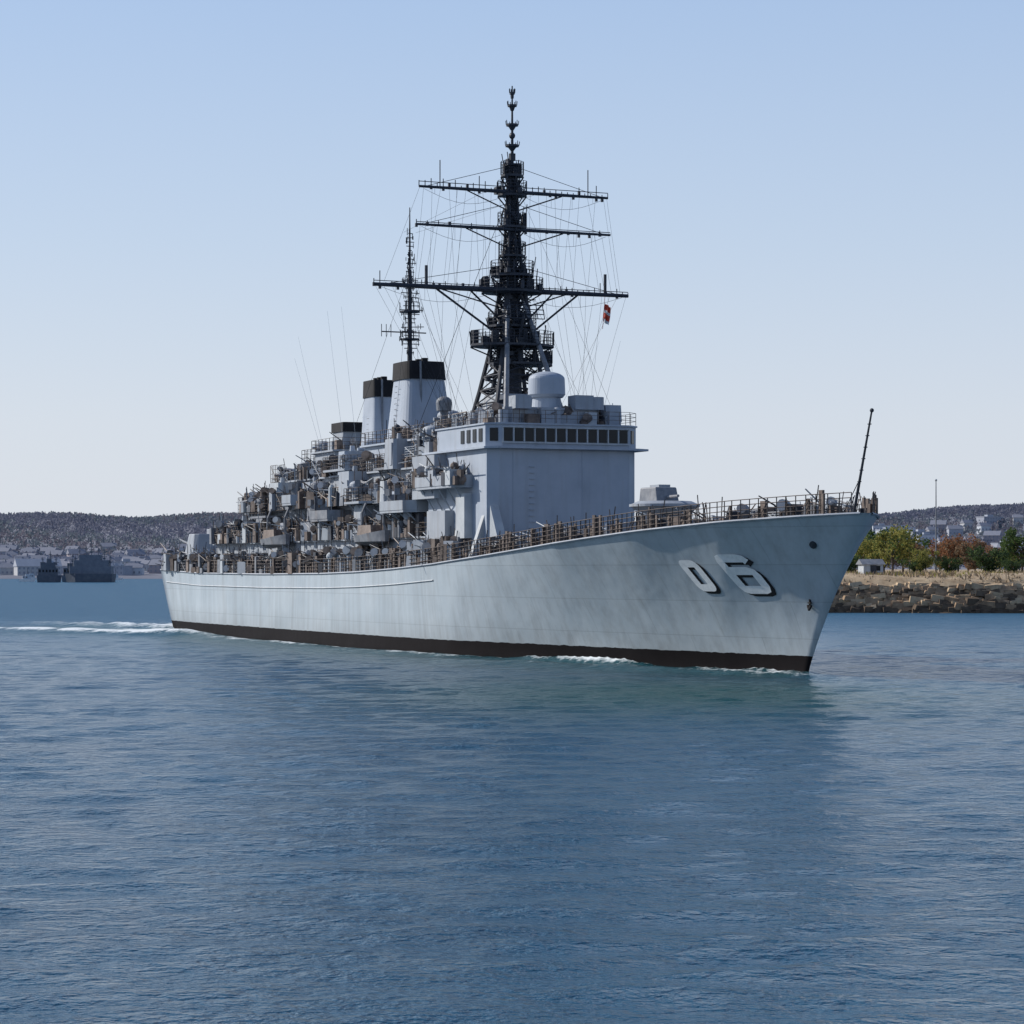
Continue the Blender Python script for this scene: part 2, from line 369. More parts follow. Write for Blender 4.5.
for o in (-1.3,3.9): mb.bx(33.37,33.41,o-.02,o+.02,7.0,14.25)
for k in range(14): mb.bx(33.32,33.38,2.3,2.7,7.6+k*.42,7.64+k*.42)
mb.obj("bridge_seam",M_front,ship)
mb=MB()
for s in np.arange(46,100,2.4):
    for sd in (1,-1): mb.cyl((s,sd*5.3,7.3),(s,sd*(5.63),7.3),0.16,n=10)
mb.obj("porthole",M_black,ship,stuff=True)
mb=MB()
for s in (47.5,58,69,80,91): 
    mb.bx(s,s+0.8,5.3,5.66,5.9,7.7); mb.bx(s+3,s+3.8,4.3,4.68,8.5,10.4)
mb.obj("door",M_mid,ship,stuff=True)

def sponson(s0,s1,o0,o1,z,h=1.1,mat=M_grey,name="sponson",bul=True):
    mb=MB(); sg=1 if o1>o0 else -1
    poly=[(s0,o0),(s1,o0),(s1,o1-sg*0.8),(s1-0.8,o1),(s0+0.8,o1),(s0,o1-sg*0.8)]
    if sg<0: poly=poly[::-1]
    mb.prism(poly,z-0.18,z)
    if bul:
        for a,b in zip(poly,poly[1:]+poly[:1]):
            a=Vector((a[0],a[1],z)); b=Vector((b[0],b[1],z))
            if abs(a.y-o0)<1e-3 and abs(b.y-o0)<1e-3: continue
            d=(b-a).normalized(); nn=Vector((d.y,-d.x,0))*0.04
            mb.add([a+nn,b+nn,b-nn,a-nn,a+nn+Vector((0,0,h)),b+nn+Vector((0,0,h)),b-nn+Vector((0,0,h)),a-nn+Vector((0,0,h))],[(0,1,5,4),(2,3,7,6),(4,5,6,7),(1,2,6,5),(3,0,4,7)])
    else:
        rails.rail([(p[0],p[1],z) for p in poly+[poly[0]]],h=1.05,sp=.5,r=.026,wires=4)
    k=s0+0.8
    while k<s1:
        mb.line((k,o0,z-1.9),(k,o1-sg*0.3,z-0.15),0.06); k+=1.6
    return mb.obj(name,mat,ship)
for sd in (1,-1):
    sponson(36.5,45,sd*5.5,sd*6.9,11.9,0.7,M_grey)
    sponson(46.5,53,sd*4.4,sd*6.7,10.4,0.7,M_grey)
    sponson(57,62,sd*4.2,sd*6.4,11.3,0.7,M_grey,bul=False)
    sponson(65,71,sd*4.2,sd*6.2,10.1,0.7,M_mid)
    sponson(75,79,sd*3.8,sd*6.0,11.6,0.7,M_grey)
    sponson(83,89,sd*3.6,sd*5.7,10.7,0.8,M_mid,bul=False)
    sponson(55,60,sd*3.2,sd*4.6,13.9,0.8,M_mid,bul=False)
    sponson(66,73,sd*2.8,sd*4.4,14.2,0.8,M_grey,bul=False)

def funnel(s,w,L,z0,zc,z1,name="funnel",ex=0.5,tb=1.4):
    def pl(k,dx=0): 
        return [( s+dx+L*k/2*math.copysign(abs(math.cos(a))**ex,math.cos(a)), w*k/2*math.copysign(abs(math.sin(a))**ex,math.sin(a))) for a in np.linspace(0,2*math.pi,33)[:-1]]
    mb=MB(); mb.prism(pl(tb),z0,zc,pl(0.97,0.25)); mb.prism(pl(1.05,0.25),zc-1.6,zc-1.52)
    o=mb.obj(name,M_front,ship)
    mb=MB(); mb.prism(pl(1.03,0.25),zc-.001,z1,pl(0.98,0.35))
    mb.obj("funnel_cap",M_black,o)
    for k in (-.3,0,.3):
        mb=MB(); mb.cyl((s+0.3+k*L,0.0,z1-0.3),(s+0.3+k*L,0.0,z1+0.3),0.28,n=10); mb.obj("exhaust_pipe",M_black,o)
    mb=MB(); q=w*.5*(tb*.6+.4)
    for k in range(12): mb.line((s-.2,q+.05-.02*k,z0+1+k*.45),(s+.3,q+.05-.02*k,z0+1+k*.45),.025)
    mb.line((s-L*.52,w*.2,z0+1),(s-L*.45,w*.2,z1),.09); mb.obj("funnel_ladder",M_mid,o)
funnel(61.3,3.5,4.3,14.5,21.0,22.4)
funnel(70.2,2.2,3.0,12.5,20.2,21.6,ex=.3,tb=1.35)
mb=MB(); mb.prism(crect(76,79.3,1.5,1.5,0.2),13.5,17.7,crect(76.1,79.1,1.2,1.2,0.2)); mb.obj("uptake",M_grey,ship)
mb=MB(); mb.prism(crect(75.9,79.3,1.3,1.3,0.2),17.7,18.5); mb.obj("uptake_cap",M_black,ship)

# ------------------ main mast
mast_s=42.7
mast=MB()
def leg(z): return itp(z,[15.5,19,22.3,26.3,30,34],[2.6,1.8,1.15,0.66,0.4,0.24])
zs=[15.8,16.9,18,19,20,21.1,22.3,23.3,24.3,25.3,26.3,27.4,28.4,29.5,30.6,32,33.4,34.6]
cor=[(1,1),(1,-1),(-1,-1),(-1,1)]
for a,b in zip(zs[:-1],zs[1:]):
    for k in range(4):
        c=cor[k]; d=cor[(k+1)%4]
        pa=Vector((mast_s+c[0]*leg(a),c[1]*leg(a),a)); pb=Vector((mast_s+c[0]*leg(b),c[1]*leg(b),b))
        qa=Vector((mast_s+d[0]*leg(a),d[1]*leg(a),a)); qb=Vector((mast_s+d[0]*leg(b),d[1]*leg(b),b))
        mast.cyl(pa,pb,0.17 if a<26 else 0.10,n=6); mast.line(pa,qb,0.06); mast.line(qa,pb,0.06); mast.line(pb,qb,0.07)
mast.cyl((mast_s,0,15.8),(mast_s,0,26.3),0.85,0.45,10); mast.cyl((mast_s,0,26.3),(mast_s,0,34.6),0.42,0.24,10)
mast.cyl((mast_s,0,34.5),(mast_s,0,41.0),0.14,0.05,8)
rgm=random.Random(8)
for i in range(90):
    z=rgm.uniform(17,34); r=leg(z)*1.1+.1; a=rgm.uniform(0,6.28); p=(mast_s+r*math.cos(a),r*math.sin(a),z)
    if rgm.random()<.45: mast.box(p,(rgm.uniform(.15,.4),rgm.uniform(.15,.4),rgm.uniform(.2,.7)))
    else: mast.line(p,(p[0]+rgm.uniform(-.5,.5),p[1]+rgm.uniform(-.7,.7),z+rgm.uniform(-.2,.8)),.035)
mast_o=mast.obj("main_mast",M_dark,ship)
for sd in (1,-1):
    mb=MB(); mb.cyl((mast_s-4.5,sd*2.4,16),(mast_s-0.4,sd*0.5,26),0.22,0.16,8); mb.obj("mast_leg",M_mid,mast_o)
mb=MB(); mb.cyl((mast_s+5,0,16),(mast_s+0.3,0,27),0.2,0.15,8); mb.obj("mast_leg",M_dark,mast_o)
mb=MB(); mb.prism(crect(mast_s-2.8,mast_s+2.6,2.5,2.3,0.5),16.0,18.6,crect(mast_s-2.0,mast_s+1.9,1.7,1.6,0.5)); mb.obj("mast_base",M_grey,mast_o)
def mplat(z,r0,r1,name="mast_platform",n=12,off=0,oo=0):
    mb=MB(); poly=[(mast_s+off+r0*math.cos(a),oo+r1*math.sin(a)) for a in np.linspace(0,2*math.pi,n+1)[:-1]]
    mb.prism(poly,z,z+0.16); pts=[(p[0],p[1],z+0.16) for p in poly+[poly[0]]]
    mb.rail(pts,h=0.95,sp=0.4,r=0.028,wires=4)
    for i in range(0,n,2): mb.line((poly[i][0],poly[i][1],z),(mast_s,0,z-1.3),0.05)
    rg=random.Random(int(z*10))
    for i in range(int(13*r0)):
        a=rg.uniform(0,6.28); k=rg.uniform(0.4,1.0); h=rg.uniform(0.3,1.2)
        p=(mast_s+off+r0*k*math.cos(a),oo+r1*k*math.sin(a),z+0.16)
        if rg.random()<0.5: mb.box((p[0],p[1],p[2]+h/2),(rg.uniform(.15,.5),rg.uniform(.15,.5),h))
        else: mb.line(p,(p[0]+rg.uniform(-.3,.3),p[1]+rg.uniform(-.3,.3),p[2]+h*1.5),0.035)
    mb.obj(name,M_dark,mast_o)
mplat(22.1,2.4,3.2); mplat(20.8,1.8,2.4,oo=-.7); mplat(26.0,2.0,2.3); mplat(27.2,1.4,1.6); mplat(28.6,.9,1.0); mplat(30.7,.8,1.1); mplat(33.0,.9,1.1); mplat(34.4,0.75,0.85); mplat(23.5,1.5,1.8)
mb=MB()
for z,r in ((35.2,0.6),(36.6,0.5),(38.1,0.45),(39.5,0.34),(40.4,0.2)):
    mb.cyl((mast_s,0,z),(mast_s,0,z+0.14),r,n=10); mb.cyl((mast_s,0,z-.3),(mast_s,0,z),.12,r*.7,n=8)
    for k in range(7):
        a=k*0.9; q=(mast_s+r*math.cos(a),r*math.sin(a)); mb.line((q[0],q[1],z+0.1),(q[0],q[1]*1.1,z+0.4),0.03)
mb.cyl((mast_s,0,35.6),(mast_s,0,36.1),0.26,n=8); mb.sph((mast_s,0,37.4),0.24,n=8,m=6); mb.cyl((mast_s,0,34.5),(mast_s,0,35.2),.3,n=8)
mb.obj("aerial",M_dark,mast_o)
def yard(z,half,r,sx=0,h=0.55,dens=0.7,oc=0):
    mb=MB()
    mb.cyl((mast_s+sx,oc-half,z),(mast_s+sx,oc,z),r*0.6,r,8); mb.cyl((mast_s+sx,oc,z),(mast_s+sx,oc+half,z),r,r*0.6,8)
    n=int(half*2/dens)
    for i in range(n+1):
        o=oc-half+2*half*i/n
        hh=h*random.uniform(0.3,1.1)
        if random.random()<0.12: hh*=2.0
        mb.line((mast_s+sx,o,z),(mast_s+sx,o,z+hh),0.035)
        if random.random()<0.5: mb.box((mast_s+sx,o,z+random.uniform(-0.2,0.25)),(0.16,0.16,0.26))
    mb.line((mast_s+sx,oc-half,z+h*0.6),(mast_s+sx,oc+half,z+h*0.6),0.028)
    for sd in (1,-1):
        mb.line((mast_s+sx,oc+sd*half*0.95,z),(mast_s,0,z+2.0),0.02); mb.line((mast_s+sx,oc+sd*half*0.5,z-0.1),(mast_s,0,z-1.4),0.05)
        pr=None
        for k in range(9):
            o=oc+sd*half*(0.95*(1-k/8)+.05*k/8); p=(mast_s+sx,o,z-0.15-0.9*math.sin(math.pi*(k/8)))
            if pr: mb.line(pr,p,0.012)
            if k%2: mb.line(p,(p[0],p[1],z),0.010)
            pr=p
    mb.obj("yard",M_dark,mast_o)
yard(33.25,7.4,0.15,-0.5,0.6,0.45); yard(30.55,7.6,0.14,-0.5,0.3,0.8); yard(26.1,9.9,0.22,-0.9,0.45,0.45,oc=1.05)
for sd in (1,-1):
    for a,b_,r in (((mast_s-0.6,sd*5.5+.6,26.0),(mast_s-0.3,sd*0.7,22.6),.08),((mast_s-0.6,sd*3.2+.3,26.0),(mast_s-0.3,sd*0.8,23.8),.07),((mast_s-0.9,sd*7.0,26.2),(mast_s-0.9,sd*7.0,27.6),.12),((mast_s-0.5,sd*5.8,33.3),(mast_s-0.5,sd*5.8,35.2),.04)):
        mb=MB(); mb.cyl(a,b_,r,n=6); mb.obj("yard_strut",M_dark,mast_o)
mb=MB()
for k in range(7): mb.line((mast_s-2.2,-1.6+k*0.53,24.0),(mast_s-2.0,-1.5+k*0.5,25.0),0.035)
for k in range(4): mb.line((mast_s-2.2+0.07*k,-1.6,24.0+k*0.33),(mast_s-2.2+0.07*k,1.6,24.0+k*0.33),0.035)
mb.line((mast_s-1.5,0,22.8),(mast_s-2.1,0,24.2),0.10)
mb.obj("search_radar",M_dark,mast_o)
mb=MB(); mb.cyl((37,-.2,16.1),(37,-.2,18.1),1.15,1.0,24); mb.cyl((37,-.2,18.1),(37,-.2,18.3),1.15,1.3,36); mb.cyl((37,-.2,18.3),(37,-.2,19.4),1.32,1.28,40); mb.sph((37,-.2,19.4),1.278,(1,1,.42),40,14); mb.obj("radome",M_front,ship)
mb=MB(); mb.cyl((47.5,3.4,15.8),(47.5,3.4,17.7),.3,.3,12); mb.cyl((47.5,3.4,17.7),(47.5,3.4,18.3),.55,.6,20); mb.sph((47.5,3.4,18.3),.6,(1,1,.8),20,10); mb.obj("radome",M_mid,ship)

mb=MB()
mb.prism(crect(35.2,40,3.6,3.4,0.4),16.1,17.3); mb.box((35.6,-2.2,17.7),(1.3,1.4,1.0)); mb.box((35.2,2.6,17.6),(1.2,1.2,0.9)); mb.box((34.9,-4.3,16.6),(1.0,0.9,1.0)); mb.box((36,-4.6,17),(1.6,1.2,1.2),tx=.8)
mb.box((35.0,0.8,16.7),(1,1,1.1)); mb.cyl((35.2,-3.3,17.2),(35.2,-3.3,18.1),0.45,n=12); mb.cyl((34.4,4.2,16.1),(34.4,4.2,17),0.35,n=12)
mb.obj("bridge_roof_house",M_grey,ship)
rails.rail([(34.0,5.7,16.1),(33.1,4.8,16.1),(33.1,-4.8,16.1),(34.0,-5.7,16.1),(43,-5.7,16.1)],h=.85,sp=.8,r=.022)
rails.rail([(34.0,5.7,16.1),(43,5.7,16.1)],h=.85,sp=.8,r=.022)

ms=63.6
mb=MB(); mb.cyl((ms,0,15.8),(ms,0,30),0.26,0.15,10); mb.cyl((ms,0,30),(ms,0,35.0),0.11,0.04,8)
aft_mast=mb.obj("aft_mast",M_dark,ship)
mb=MB(); rg=random.Random(3)
for z in np.arange(23.4,33,0.34):
    h=itp(z,[23,24.5,27,29.5,33],[0.5,1.0,1.05,0.6,0.3])*rg.uniform(0.4,1.1)
    a=rg.uniform(-.5,.5)
    mb.line((ms-h*a,-h,z),(ms+h*a,h*rg.uniform(.5,1),z),0.035)
    for k in range(4):
        o=rg.uniform(-h,h); mb.line((ms,o,z-0.15),(ms,o,z+rg.uniform(.1,.45)),0.03)
for z,r in ((24.4,0.8),(26.6,0.85),(28.6,0.5)):
    mb.cyl((ms,0,z),(ms,0,z+0.1),r,n=10)
    for k in range(8):
        t=k*.785; mb.line((ms+r*math.cos(t),r*math.sin(t),z),(ms+r*math.cos(t),r*math.sin(t),z+.8),.025)
mb.line((ms,-1.3,28.9),(ms,1.6,28.9),0.05); mb.line((ms,-1.4,25.0),(ms,2.4,25.0),0.05)
for o in (1.6,2.0,2.4): mb.line((ms,o,24.6),(ms,o,25.6),.03)
mb.obj("aerial",M_dark,aft_mast)
mb=MB(); mb.cyl((104,1.0,8.2),(104,1.0,12.6),.14,.06,8)
for z,h in ((10.0,.9),(11.0,.6),(11.8,.4)): mb.line((104,1.0-h,z),(104,1.0+h,z),.05); mb.box((104,1.0,z),(.4,.5,.3))
mb.line((103,1.0,8.2),(104,1.0,11.1),.06); mb.line((105,1.0,8.2),(104,1.0,11.1),.06); mb.obj("stump_mast",M_dark,ship)

def gun(s,o,z,sc,ang,elev=8,barr=2,mat=M_grey,L=5.5,parent=ship):
    e=bpy.data.objects.new("gun_turret",None); COL.objects.link(e); e.parent=parent; e.location=(s,o,z); e.rotation_euler=(0,0,ang)
    mb=MB(); mb.cyl((0,0,-0.2),(0,0,0.9*sc),1.7*sc,1.75*sc,28); mb.cyl((0,0,0.9*sc),(0,0,1.1*sc),2.05*sc,2.05*sc,28)
    mb.obj("barbette",mat,e)
    mb=MB()
    bot=[(-1.9,-0.9),(-1.3,-1.6),(1.5,-1.6),(2.0,-1.1),(2.0,1.1),(1.5,1.6),(-1.3,1.6),(-1.9,0.9)]
    tp=[(-0.9,-0.8),(-0.6,-1.3),(1.4,-1.35),(1.8,-1.0),(1.8,1.0),(1.4,1.35),(-0.6,1.3),(-0.9,0.8)]
    mb.prism([(a*sc,b*sc) for a,b in bot],1.1*sc,3.2*sc,[(a*sc,b*sc) for a,b in tp])
    mb.box((0.8*sc,0.5*sc,3.4*sc),(0.9*sc,0.8*sc,0.5*sc)); mb.obj("gunhouse",mat,e,bevel=0.06)
    for k in range(barr):
        mb=MB()
        oo=(k-(barr-1)/2)*0.9*sc; d=Vector((-math.cos(math.radians(elev)),0,math.sin(math.radians(elev))))
        p=Vector((-1.2*sc,oo,2.0*sc)); mb.cyl(p,p+d*1.4*sc,0.22*sc,0.18*sc,10); mb.cyl(p+d*1.4*sc,p+d*L*sc,0.11*sc,0.085*sc,10)
        mb.obj("gun_barrel",M_mid,e)
    return e
gun(110,3.6,6.1,1.05,math.pi,8,2,mat=M_grey)
e=bpy.data.objects.new("forward_mount",None); COL.objects.link(e); e.parent=ship; e.location=(18.3,-0.1,7.5)
mb=MB(); mb.cyl((0,0,-.3),(0,0,2.2),1.5,1.55,30); mb.obj("barbette",M_mid,e)
mb=MB(); mb.cyl((0,0,2.05),(0,0,2.5),1.7,2.1,36); mb.cyl((0,0,2.5),(0,0,2.66),2.25,2.25,36); mb.cyl((0,0,2.66),(0,0,2.85),2.15,1.7,36); mb.obj("gun_shield",M_grey,e)
mb=MB(); mb.prism([(-.5,-.8),(1.9,-.9),(1.9,.9),(-.5,.8)],2.8,3.75,[(-.2,-.75),(1.8,-.85),(1.8,.85),(-.2,.75)]); mb.obj("gunhouse",M_mid,e,bevel=.08)
mb=MB(); mb.cyl((-.2,0,3.1),(-1.9,0,3.15),.11,.09,10); mb.obj("gun_barrel",M_mid,e)
mb=MB(); mb.bx(.2,1.5,-.5,.3,3.72,3.92); mb.obj("sight_hood",M_grey,e)

def aagun(s,o,z,ang):
    e=bpy.data.objects.new("light_gun",None); COL.objects.link(e); e.parent=ship; e.location=(s,o,z); e.rotation_euler=(0,0,ang)
    mb=MB(); mb.cyl((0,0,0),(0,0,0.7),0.35,0.25,10); mb.box((0.1,0,1.0),(0.9,1.0,0.5)); mb.bx(-0.45,-0.4,-0.9,0.9,0.6,1.9); mb.box((0.5,0.5,1.4),(0.4,0.3,0.5)); mb.obj("mount",M_mid,e)
    for oo in (-0.25,0.25): 
        mb=MB(); mb.cyl((0,oo,1.1),(-2.4,oo,2.0),0.07,0.05,6); mb.obj("gun_barrel",M_dark,e)
for (s,o,z,a) in ((49.5,5.6,10.4,.9),(51.8,5.4,10.4,.5),(59,5.4,11.3,1.0),(68,5.3,10.1,.8),(70.5,5.3,10.1,.4),(76.5,5.0,11.6,.6),(86.5,4.7,10.7,.9),(94,4.8,8.4,1.2),(50.5,-5.6,10.4,-.9),(60,-5.4,11.3,-1),(76.5,-5,11.6,-.8)):
    aagun(s,o,z,a)
def raft_mesh():
    mb=MB(); mb.cyl((-0.65,0,0.45),(0.65,0,0.45),0.32,0.32,14); mb.cyl((-0.8,0,0.45),(-0.65,0,0.45),0.2,0.32,14); mb.cyl((0.65,0,0.45),(0.8,0,0.45),0.32,0.2,14)
    for x in (-.4,.4): mb.box((x,0,0.06),(0.08,0.6,0.13)); mb.cyl((x-.03,0,.45),(x+.03,0,.45),0.34,n=14)
    return mb
r0=raft_mesh().obj("life_raft",M_light,ship,loc=(50,6.2,sheer(50)))
for s in list(np.arange(53,72,2.4))+list(np.arange(82,100,2.3)): 
    copy_of(r0,ship,(s,6.15,sheer(s)+ (0 if int(s)%2 else 0.75)))
def boat(s,o,z,L=6):
    e=bpy.data.objects.new("ship_boat",None); COL.objects.link(e); e.parent=ship; e.location=(s,o,z)
    mb=MB(); n=14; rings=[]
    for i in range(n+1):
        u=i/n
        w=max(0.05,min(0.9,1.0*math.sin(math.pi*(u*0.86+0.02))**0.6)); x=(u-0.5)*L
        rings.append([(x,-w,1.0+0.4*(1-u)**2),(x,-w*0.85,0.55),(x,0,0.25+0.3*(1-u)**3),(x,w*0.85,0.55),(x,w,1.0+0.4*(1-u)**2)])
    vs=[p for r in rings for p in r]; fs=[]
    for i in range(n):
        for k in range(4): a=i*5+k; fs.append((a,a+1,a+6,a+5))
    for i in range(n): a=i*5; fs.append((a,a+5,a+9,a+4))
    fs+= [(0,4,3,2,1),tuple(n*5+k for k in range(5))]
    mb.add(vs,fs); mb.obj("boat_hull",M_mid,e)
    mb=MB(); mb.prism([(-1.4,-0.7),(1.5,-0.8),(1.5,0.8),(-1.4,0.7)],1.05,1.8,[(-1.0,-0.6),(1.5,-0.7),(1.5,0.7),(-1.0,0.6)]); mb.obj("boat_cabin",M_brown,e)
    for x in (-2.4,2.4):
        mb=MB(); pr=None
        for k in range(7):
            a=math.radians(-20+25*k); p=Vector((x,-1.6+1.7*math.sin(a)*1.0,0.2+2.6*(1-math.cos(a))*0.8))
            if pr: mb.cyl(pr,p,0.1,n=6)
            pr=p
        mb.line(pr,(x,0.1,1.2),0.03)
        mb.obj("davit",M_mid,e)
for s in (55,79): boat(s,6.2,7.6); boat(s,-6.2,7.6)

def clutter(mb,s0,s1,o0,o1,z,n,rg,hmax=1.8,zf=None):
    for i in range(n):
        s=rg.uniform(s0,s1); o=rg.uniform(o0,o1); zz=zf(s) if zf else z
        t=rg.random(); h=rg.uniform(0.3,hmax)
        if t<0.17: mb.box((s,o,zz+h/2),(rg.uniform(.3,1.1),rg.uniform(.3,.9),h),rz=rg.choice([0,0,0.4]),tx=rg.choice([1,.8]))
        elif t<0.28:
            mb.cyl((s,o,zz),(s,o,zz+h),rg.uniform(.12,.3),n=10)
            if rg.random()<.4: mb.sph((s,o,zz+h),rg.uniform(.2,.35),n=10,m=6)
        elif t<0.46: mb.line((s,o,zz),(s+rg.uniform(-.5,.5),o+rg.uniform(-.5,.5),zz+h*1.6),0.028)
        elif t<0.60:
            L=rg.uniform(.8,2.2); a=rg.uniform(0,3.14); el=rg.uniform(-.2,.5)
            mb.cyl((s,o,zz+h),(s+L*math.cos(a),o+L*math.sin(a)*.6,zz+h+L*el),0.055,0.035,6); mb.line((s,o,zz),(s,o,zz+h),0.06)
        elif t<0.92:
            L=rg.uniform(.6,2.4); h=min(h,1.5)
            for k in range(5): mb.line((s,o,zz+h*k/4),(s+L,o,zz+h*k/4),0.021)
            for k in range(5): mb.line((s+L*k/4,o,zz),(s+L*k/4,o,zz+h),.024)
            mb.line((s,o,zz),(s+L,o,zz+h),.026)
        else:
            r=rg.uniform(.2,.45); mb.cyl((s,o,zz+h),(s-0.3,o+0.3,zz+h+.1),r,r*.8,12); mb.line((s,o,zz),(s,o,zz+h),.06)
for mi,(mat,sd) in enumerate(((M_mid,11),(M_dark,12),(M_brown,13),(M_light,14),(M_grey,15),(M_rust,16),(M_rust,17))):
    rg=random.Random(sd); mb=MB(); k=1.75
    if mat is M_light: k=1.0
    sh=lambda s: sheer(s)
    clutter(mb,42,113,5.7,6.9,0,int(115*k),rg,1.8,sh); clutter(mb,48,112,-6.6,-5.7,0,int(14*k),rg,1.6,sh)
    clutter(mb,46,100,4.7,5.9,8.4,int(85*k),rg,1.8); clutter(mb,46,100,-5.6,-4.6,8.4,int(10*k),rg,1.4)
    clutter(mb,46,92,3.8,5.6,11.1,int(78*k),rg,1.8); clutter(mb,46,92,-4.6,-3.5,11.1,int(10*k),rg,1.6)
    clutter(mb,48,86,-3.0,4.0,13.7,int(70*k),rg,1.5); clutter(mb,50,60,-3.2,3.4,15.9,int(22*k),rg,1.2)
    clutter(mb,86,93,-2.5,4.0,11.1,int(18*k),rg,1.6); clutter(mb,74,80,-2,2.2,16.0,6,rg,1.0); clutter(mb,94,101,-3,4.9,8.4,int(24*k),rg,1.6)
    clutter(mb,87,91.8,-2,2.2,13.1,4,rg,1.0); clutter(mb,103,106,-2,2.3,8.3,4,rg,1.0)
    clutter(mb,101,114,-5,6.2,5.8,int(52*k),rg,1.7)
    clutter(mb,34.5,43,-5,5.2,16.1,int(22*k),rg,1.1); clutter(mb,43,48,2,5.6,14.4,int(18*k),rg,1.8)
    clutter(mb,36.5,45,5.9,6.8,11.9,int(16*k),rg,1.4); clutter(mb,36,46,5.7,6.8,0,int(16*k),rg,2.0,sh)
    clutter(mb,19,33,-5.5,6.4,0,int(44*k),rg,1.1,sh); clutter(mb,9,17,-3.5,4.0,0,int(18*k),rg,1.1,sh); clutter(mb,-3,9,-1.6,1.6,0,int(12*k),rg,1.0,sh)
    mb.obj("deck_fittings",mat,ship,stuff=True)
mb=MB()
for sd in (1,-1):
    a=Vector((12.0,0,sheer(12))); b=Vector((15.5,sd*5.3,sheer(15)))
    d=Vector((0,0,0.9)); t=Vector((0.08,0,0)); mb.add([a,b,b+d,a+d,a+t,b+t,b+d+t,a+d+t],[(0,1,2,3),(4,7,6,5),(3,2,6,7),(1,5,6,2)])
mb.obj("breakwater",M_grey,ship)
mb=MB(); mb.cyl((4,-0.9,sheer(4)),(4,-0.9,sheer(4)+0.9),0.5,0.35,14); mb.cyl((4,0.9,sheer(4)),(4,0.9,sheer(4)+0.9),0.5,0.35,14); mb.box((6,0,sheer(6)+0.35),(1.8,1.6,0.8)); mb.obj("windlass",M_mid,ship)
mb=MB()
for s in (-2.5,1.5,8,13,22,30):
    for sd in (1,-1):
        o=sd*(deck_edge(s)-0.75)
        for k in (-.3,.3): mb.cyl((s+k,o,sheer(s)),(s+k,o,sheer(s)+0.55),0.16,0.2,10)
mb.obj("bollard",M_dark,ship,stuff=True)
rails.obj("platform_rail",M_rust,ship)

for (s,o,z,ds,do,h) in ((73,3.6,13.7,3,2.0,10),(74.5,3.0,13.7,3.0,1.8,12),(69,3.4,13.7,1.5,1.2,13.5),(66,3.4,13.7,1.0,1.2,13.5),(46,-5.5,14,-1,-2.5,9),(40,-5.6,16,-1,-1.3,6.5)):
    mb=MB(); mb.cyl((s,o,z),(s+ds,o+do,z+h),0.012,0.006,5); mb.obj("whip_antenna",M_light,ship)
mb=MB(); rg=random.Random(5)
for sd in (1,-1):
    for k in range(13):
        o=1.1+sd*(2.0+k*0.65); mb.line((mast_s-0.9,o,26.1),(mast_s-1+rg.uniform(-4,3),sd*rg.uniform(3.6,6.0),16.2 if k%2 else 14.5),0.009)
    for k in range(10):
        o=sd*(1.2+k*0.65); mb.line((mast_s-0.5,o,33.2),(mast_s-0.7,o*rg.uniform(.8,1.25),26.3),0.009)
    for k in range(7):
        o=sd*(1.5+k*0.9); mb.line((mast_s-0.5,o,30.5),(mast_s-0.7,o*1.1,26.3),0.009)
    mb.line((mast_s,sd*0.3,33),(mast_s+6,sd*5.2,16),0.018); mb.line((mast_s,sd*0.3,34),(mast_s-7,sd*5.2,16.2),0.010)
    mb.line((ms,0,30),(ms+6,sd*4,13.6),0.012); mb.line((ms,0,30),(ms-5,sd*3.2,16),0.012)
    mb.line((mast_s,sd*6,26.3),(ms,sd*1.2,28.9),0.010); mb.line((mast_s,sd*2,33.3),(ms,sd*.5,33),0.010)
    mb.line((mast_s-0.5,sd*7.3,33.3),(mast_s-0.9,sd*9.2+1,26.3),0.009)
mb.obj("rigging",M_wire,ship)
mb=MB(); vs=[];fs=[]
for j in range(7):
    for i in range(6):
        vs.append((mast_s-0.9+0.12*math.sin(i*1.9+j*.5), -(7.0+i*0.09-0.03*j), 25.5-0.22*j-0.06*i))
for j in range(6):
    for i in range(5): fs.append((j*6+i,j*6+i+1,j*6+i+7,j*6+i+6))
mb.add(vs,fs); mb.mi=[0 if (k//5) in (0,1,3,4) else 1 for k in range(30)]
mb.line((mast_s-0.9,-7.0,26.2),(mast_s-0.9,-6.8,23.6),0.02); mb.mi=mb.mi[:len(mb.f)]+[0]*(len(mb.f)-len(mb.mi))
mb.obj("signal_flag",[M_red,M_white],ship)

# ------------------------------------------------------------------ WATER
xs=np.concatenate([[-9000,-5000,-2500,-1200,-600,-300,-180,-120],np.arange(-92,92.1,0.5),[120,180,300,600,1200,2500,5000,9000]])
ys=np.concatenate([[-600,-200,-60,-15],np.arange(8,200,0.35),np.arange(200,335,0.6),[345,370,420,520,700,1000,1500,2400,4000,9000]])
X,Y=np.meshgrid(xs,ys); Z=np.zeros_like(X)
rs=np.random.RandomState(4)
fade=np.clip((92-np.abs(X))/15,0,1)*np.clip((330-Y)/170,0,1)*np.clip((Y-8)/6,0,1)
for i in range(70):
    lam=1.2*(4.0/1.2)**rs.rand(); k=2*math.pi/lam; th=rs.normal(-1.5,0.7)
    amp=0.0034*lam**0.7*rs.uniform(.5,1)
    Z+=amp*np.sin(k*(X*math.cos(th)+Y*math.sin(th))+rs.rand()*6.28)
Z*=fade
dx=X-16.75; dy=Y-141.5
S=dx*AFT[0]+dy*AFT[1]
O=dx*(-AFT[1])+dy*AFT[0]
WL=np.interp(S,[0,3,6,10,20,30,38,50,70,100,112],[0,0.5,1.0,1.7,3.3,5.0,6.5,7.2,7.35,6.9,6.0])
AO=np.abs(O); D=AO-WL
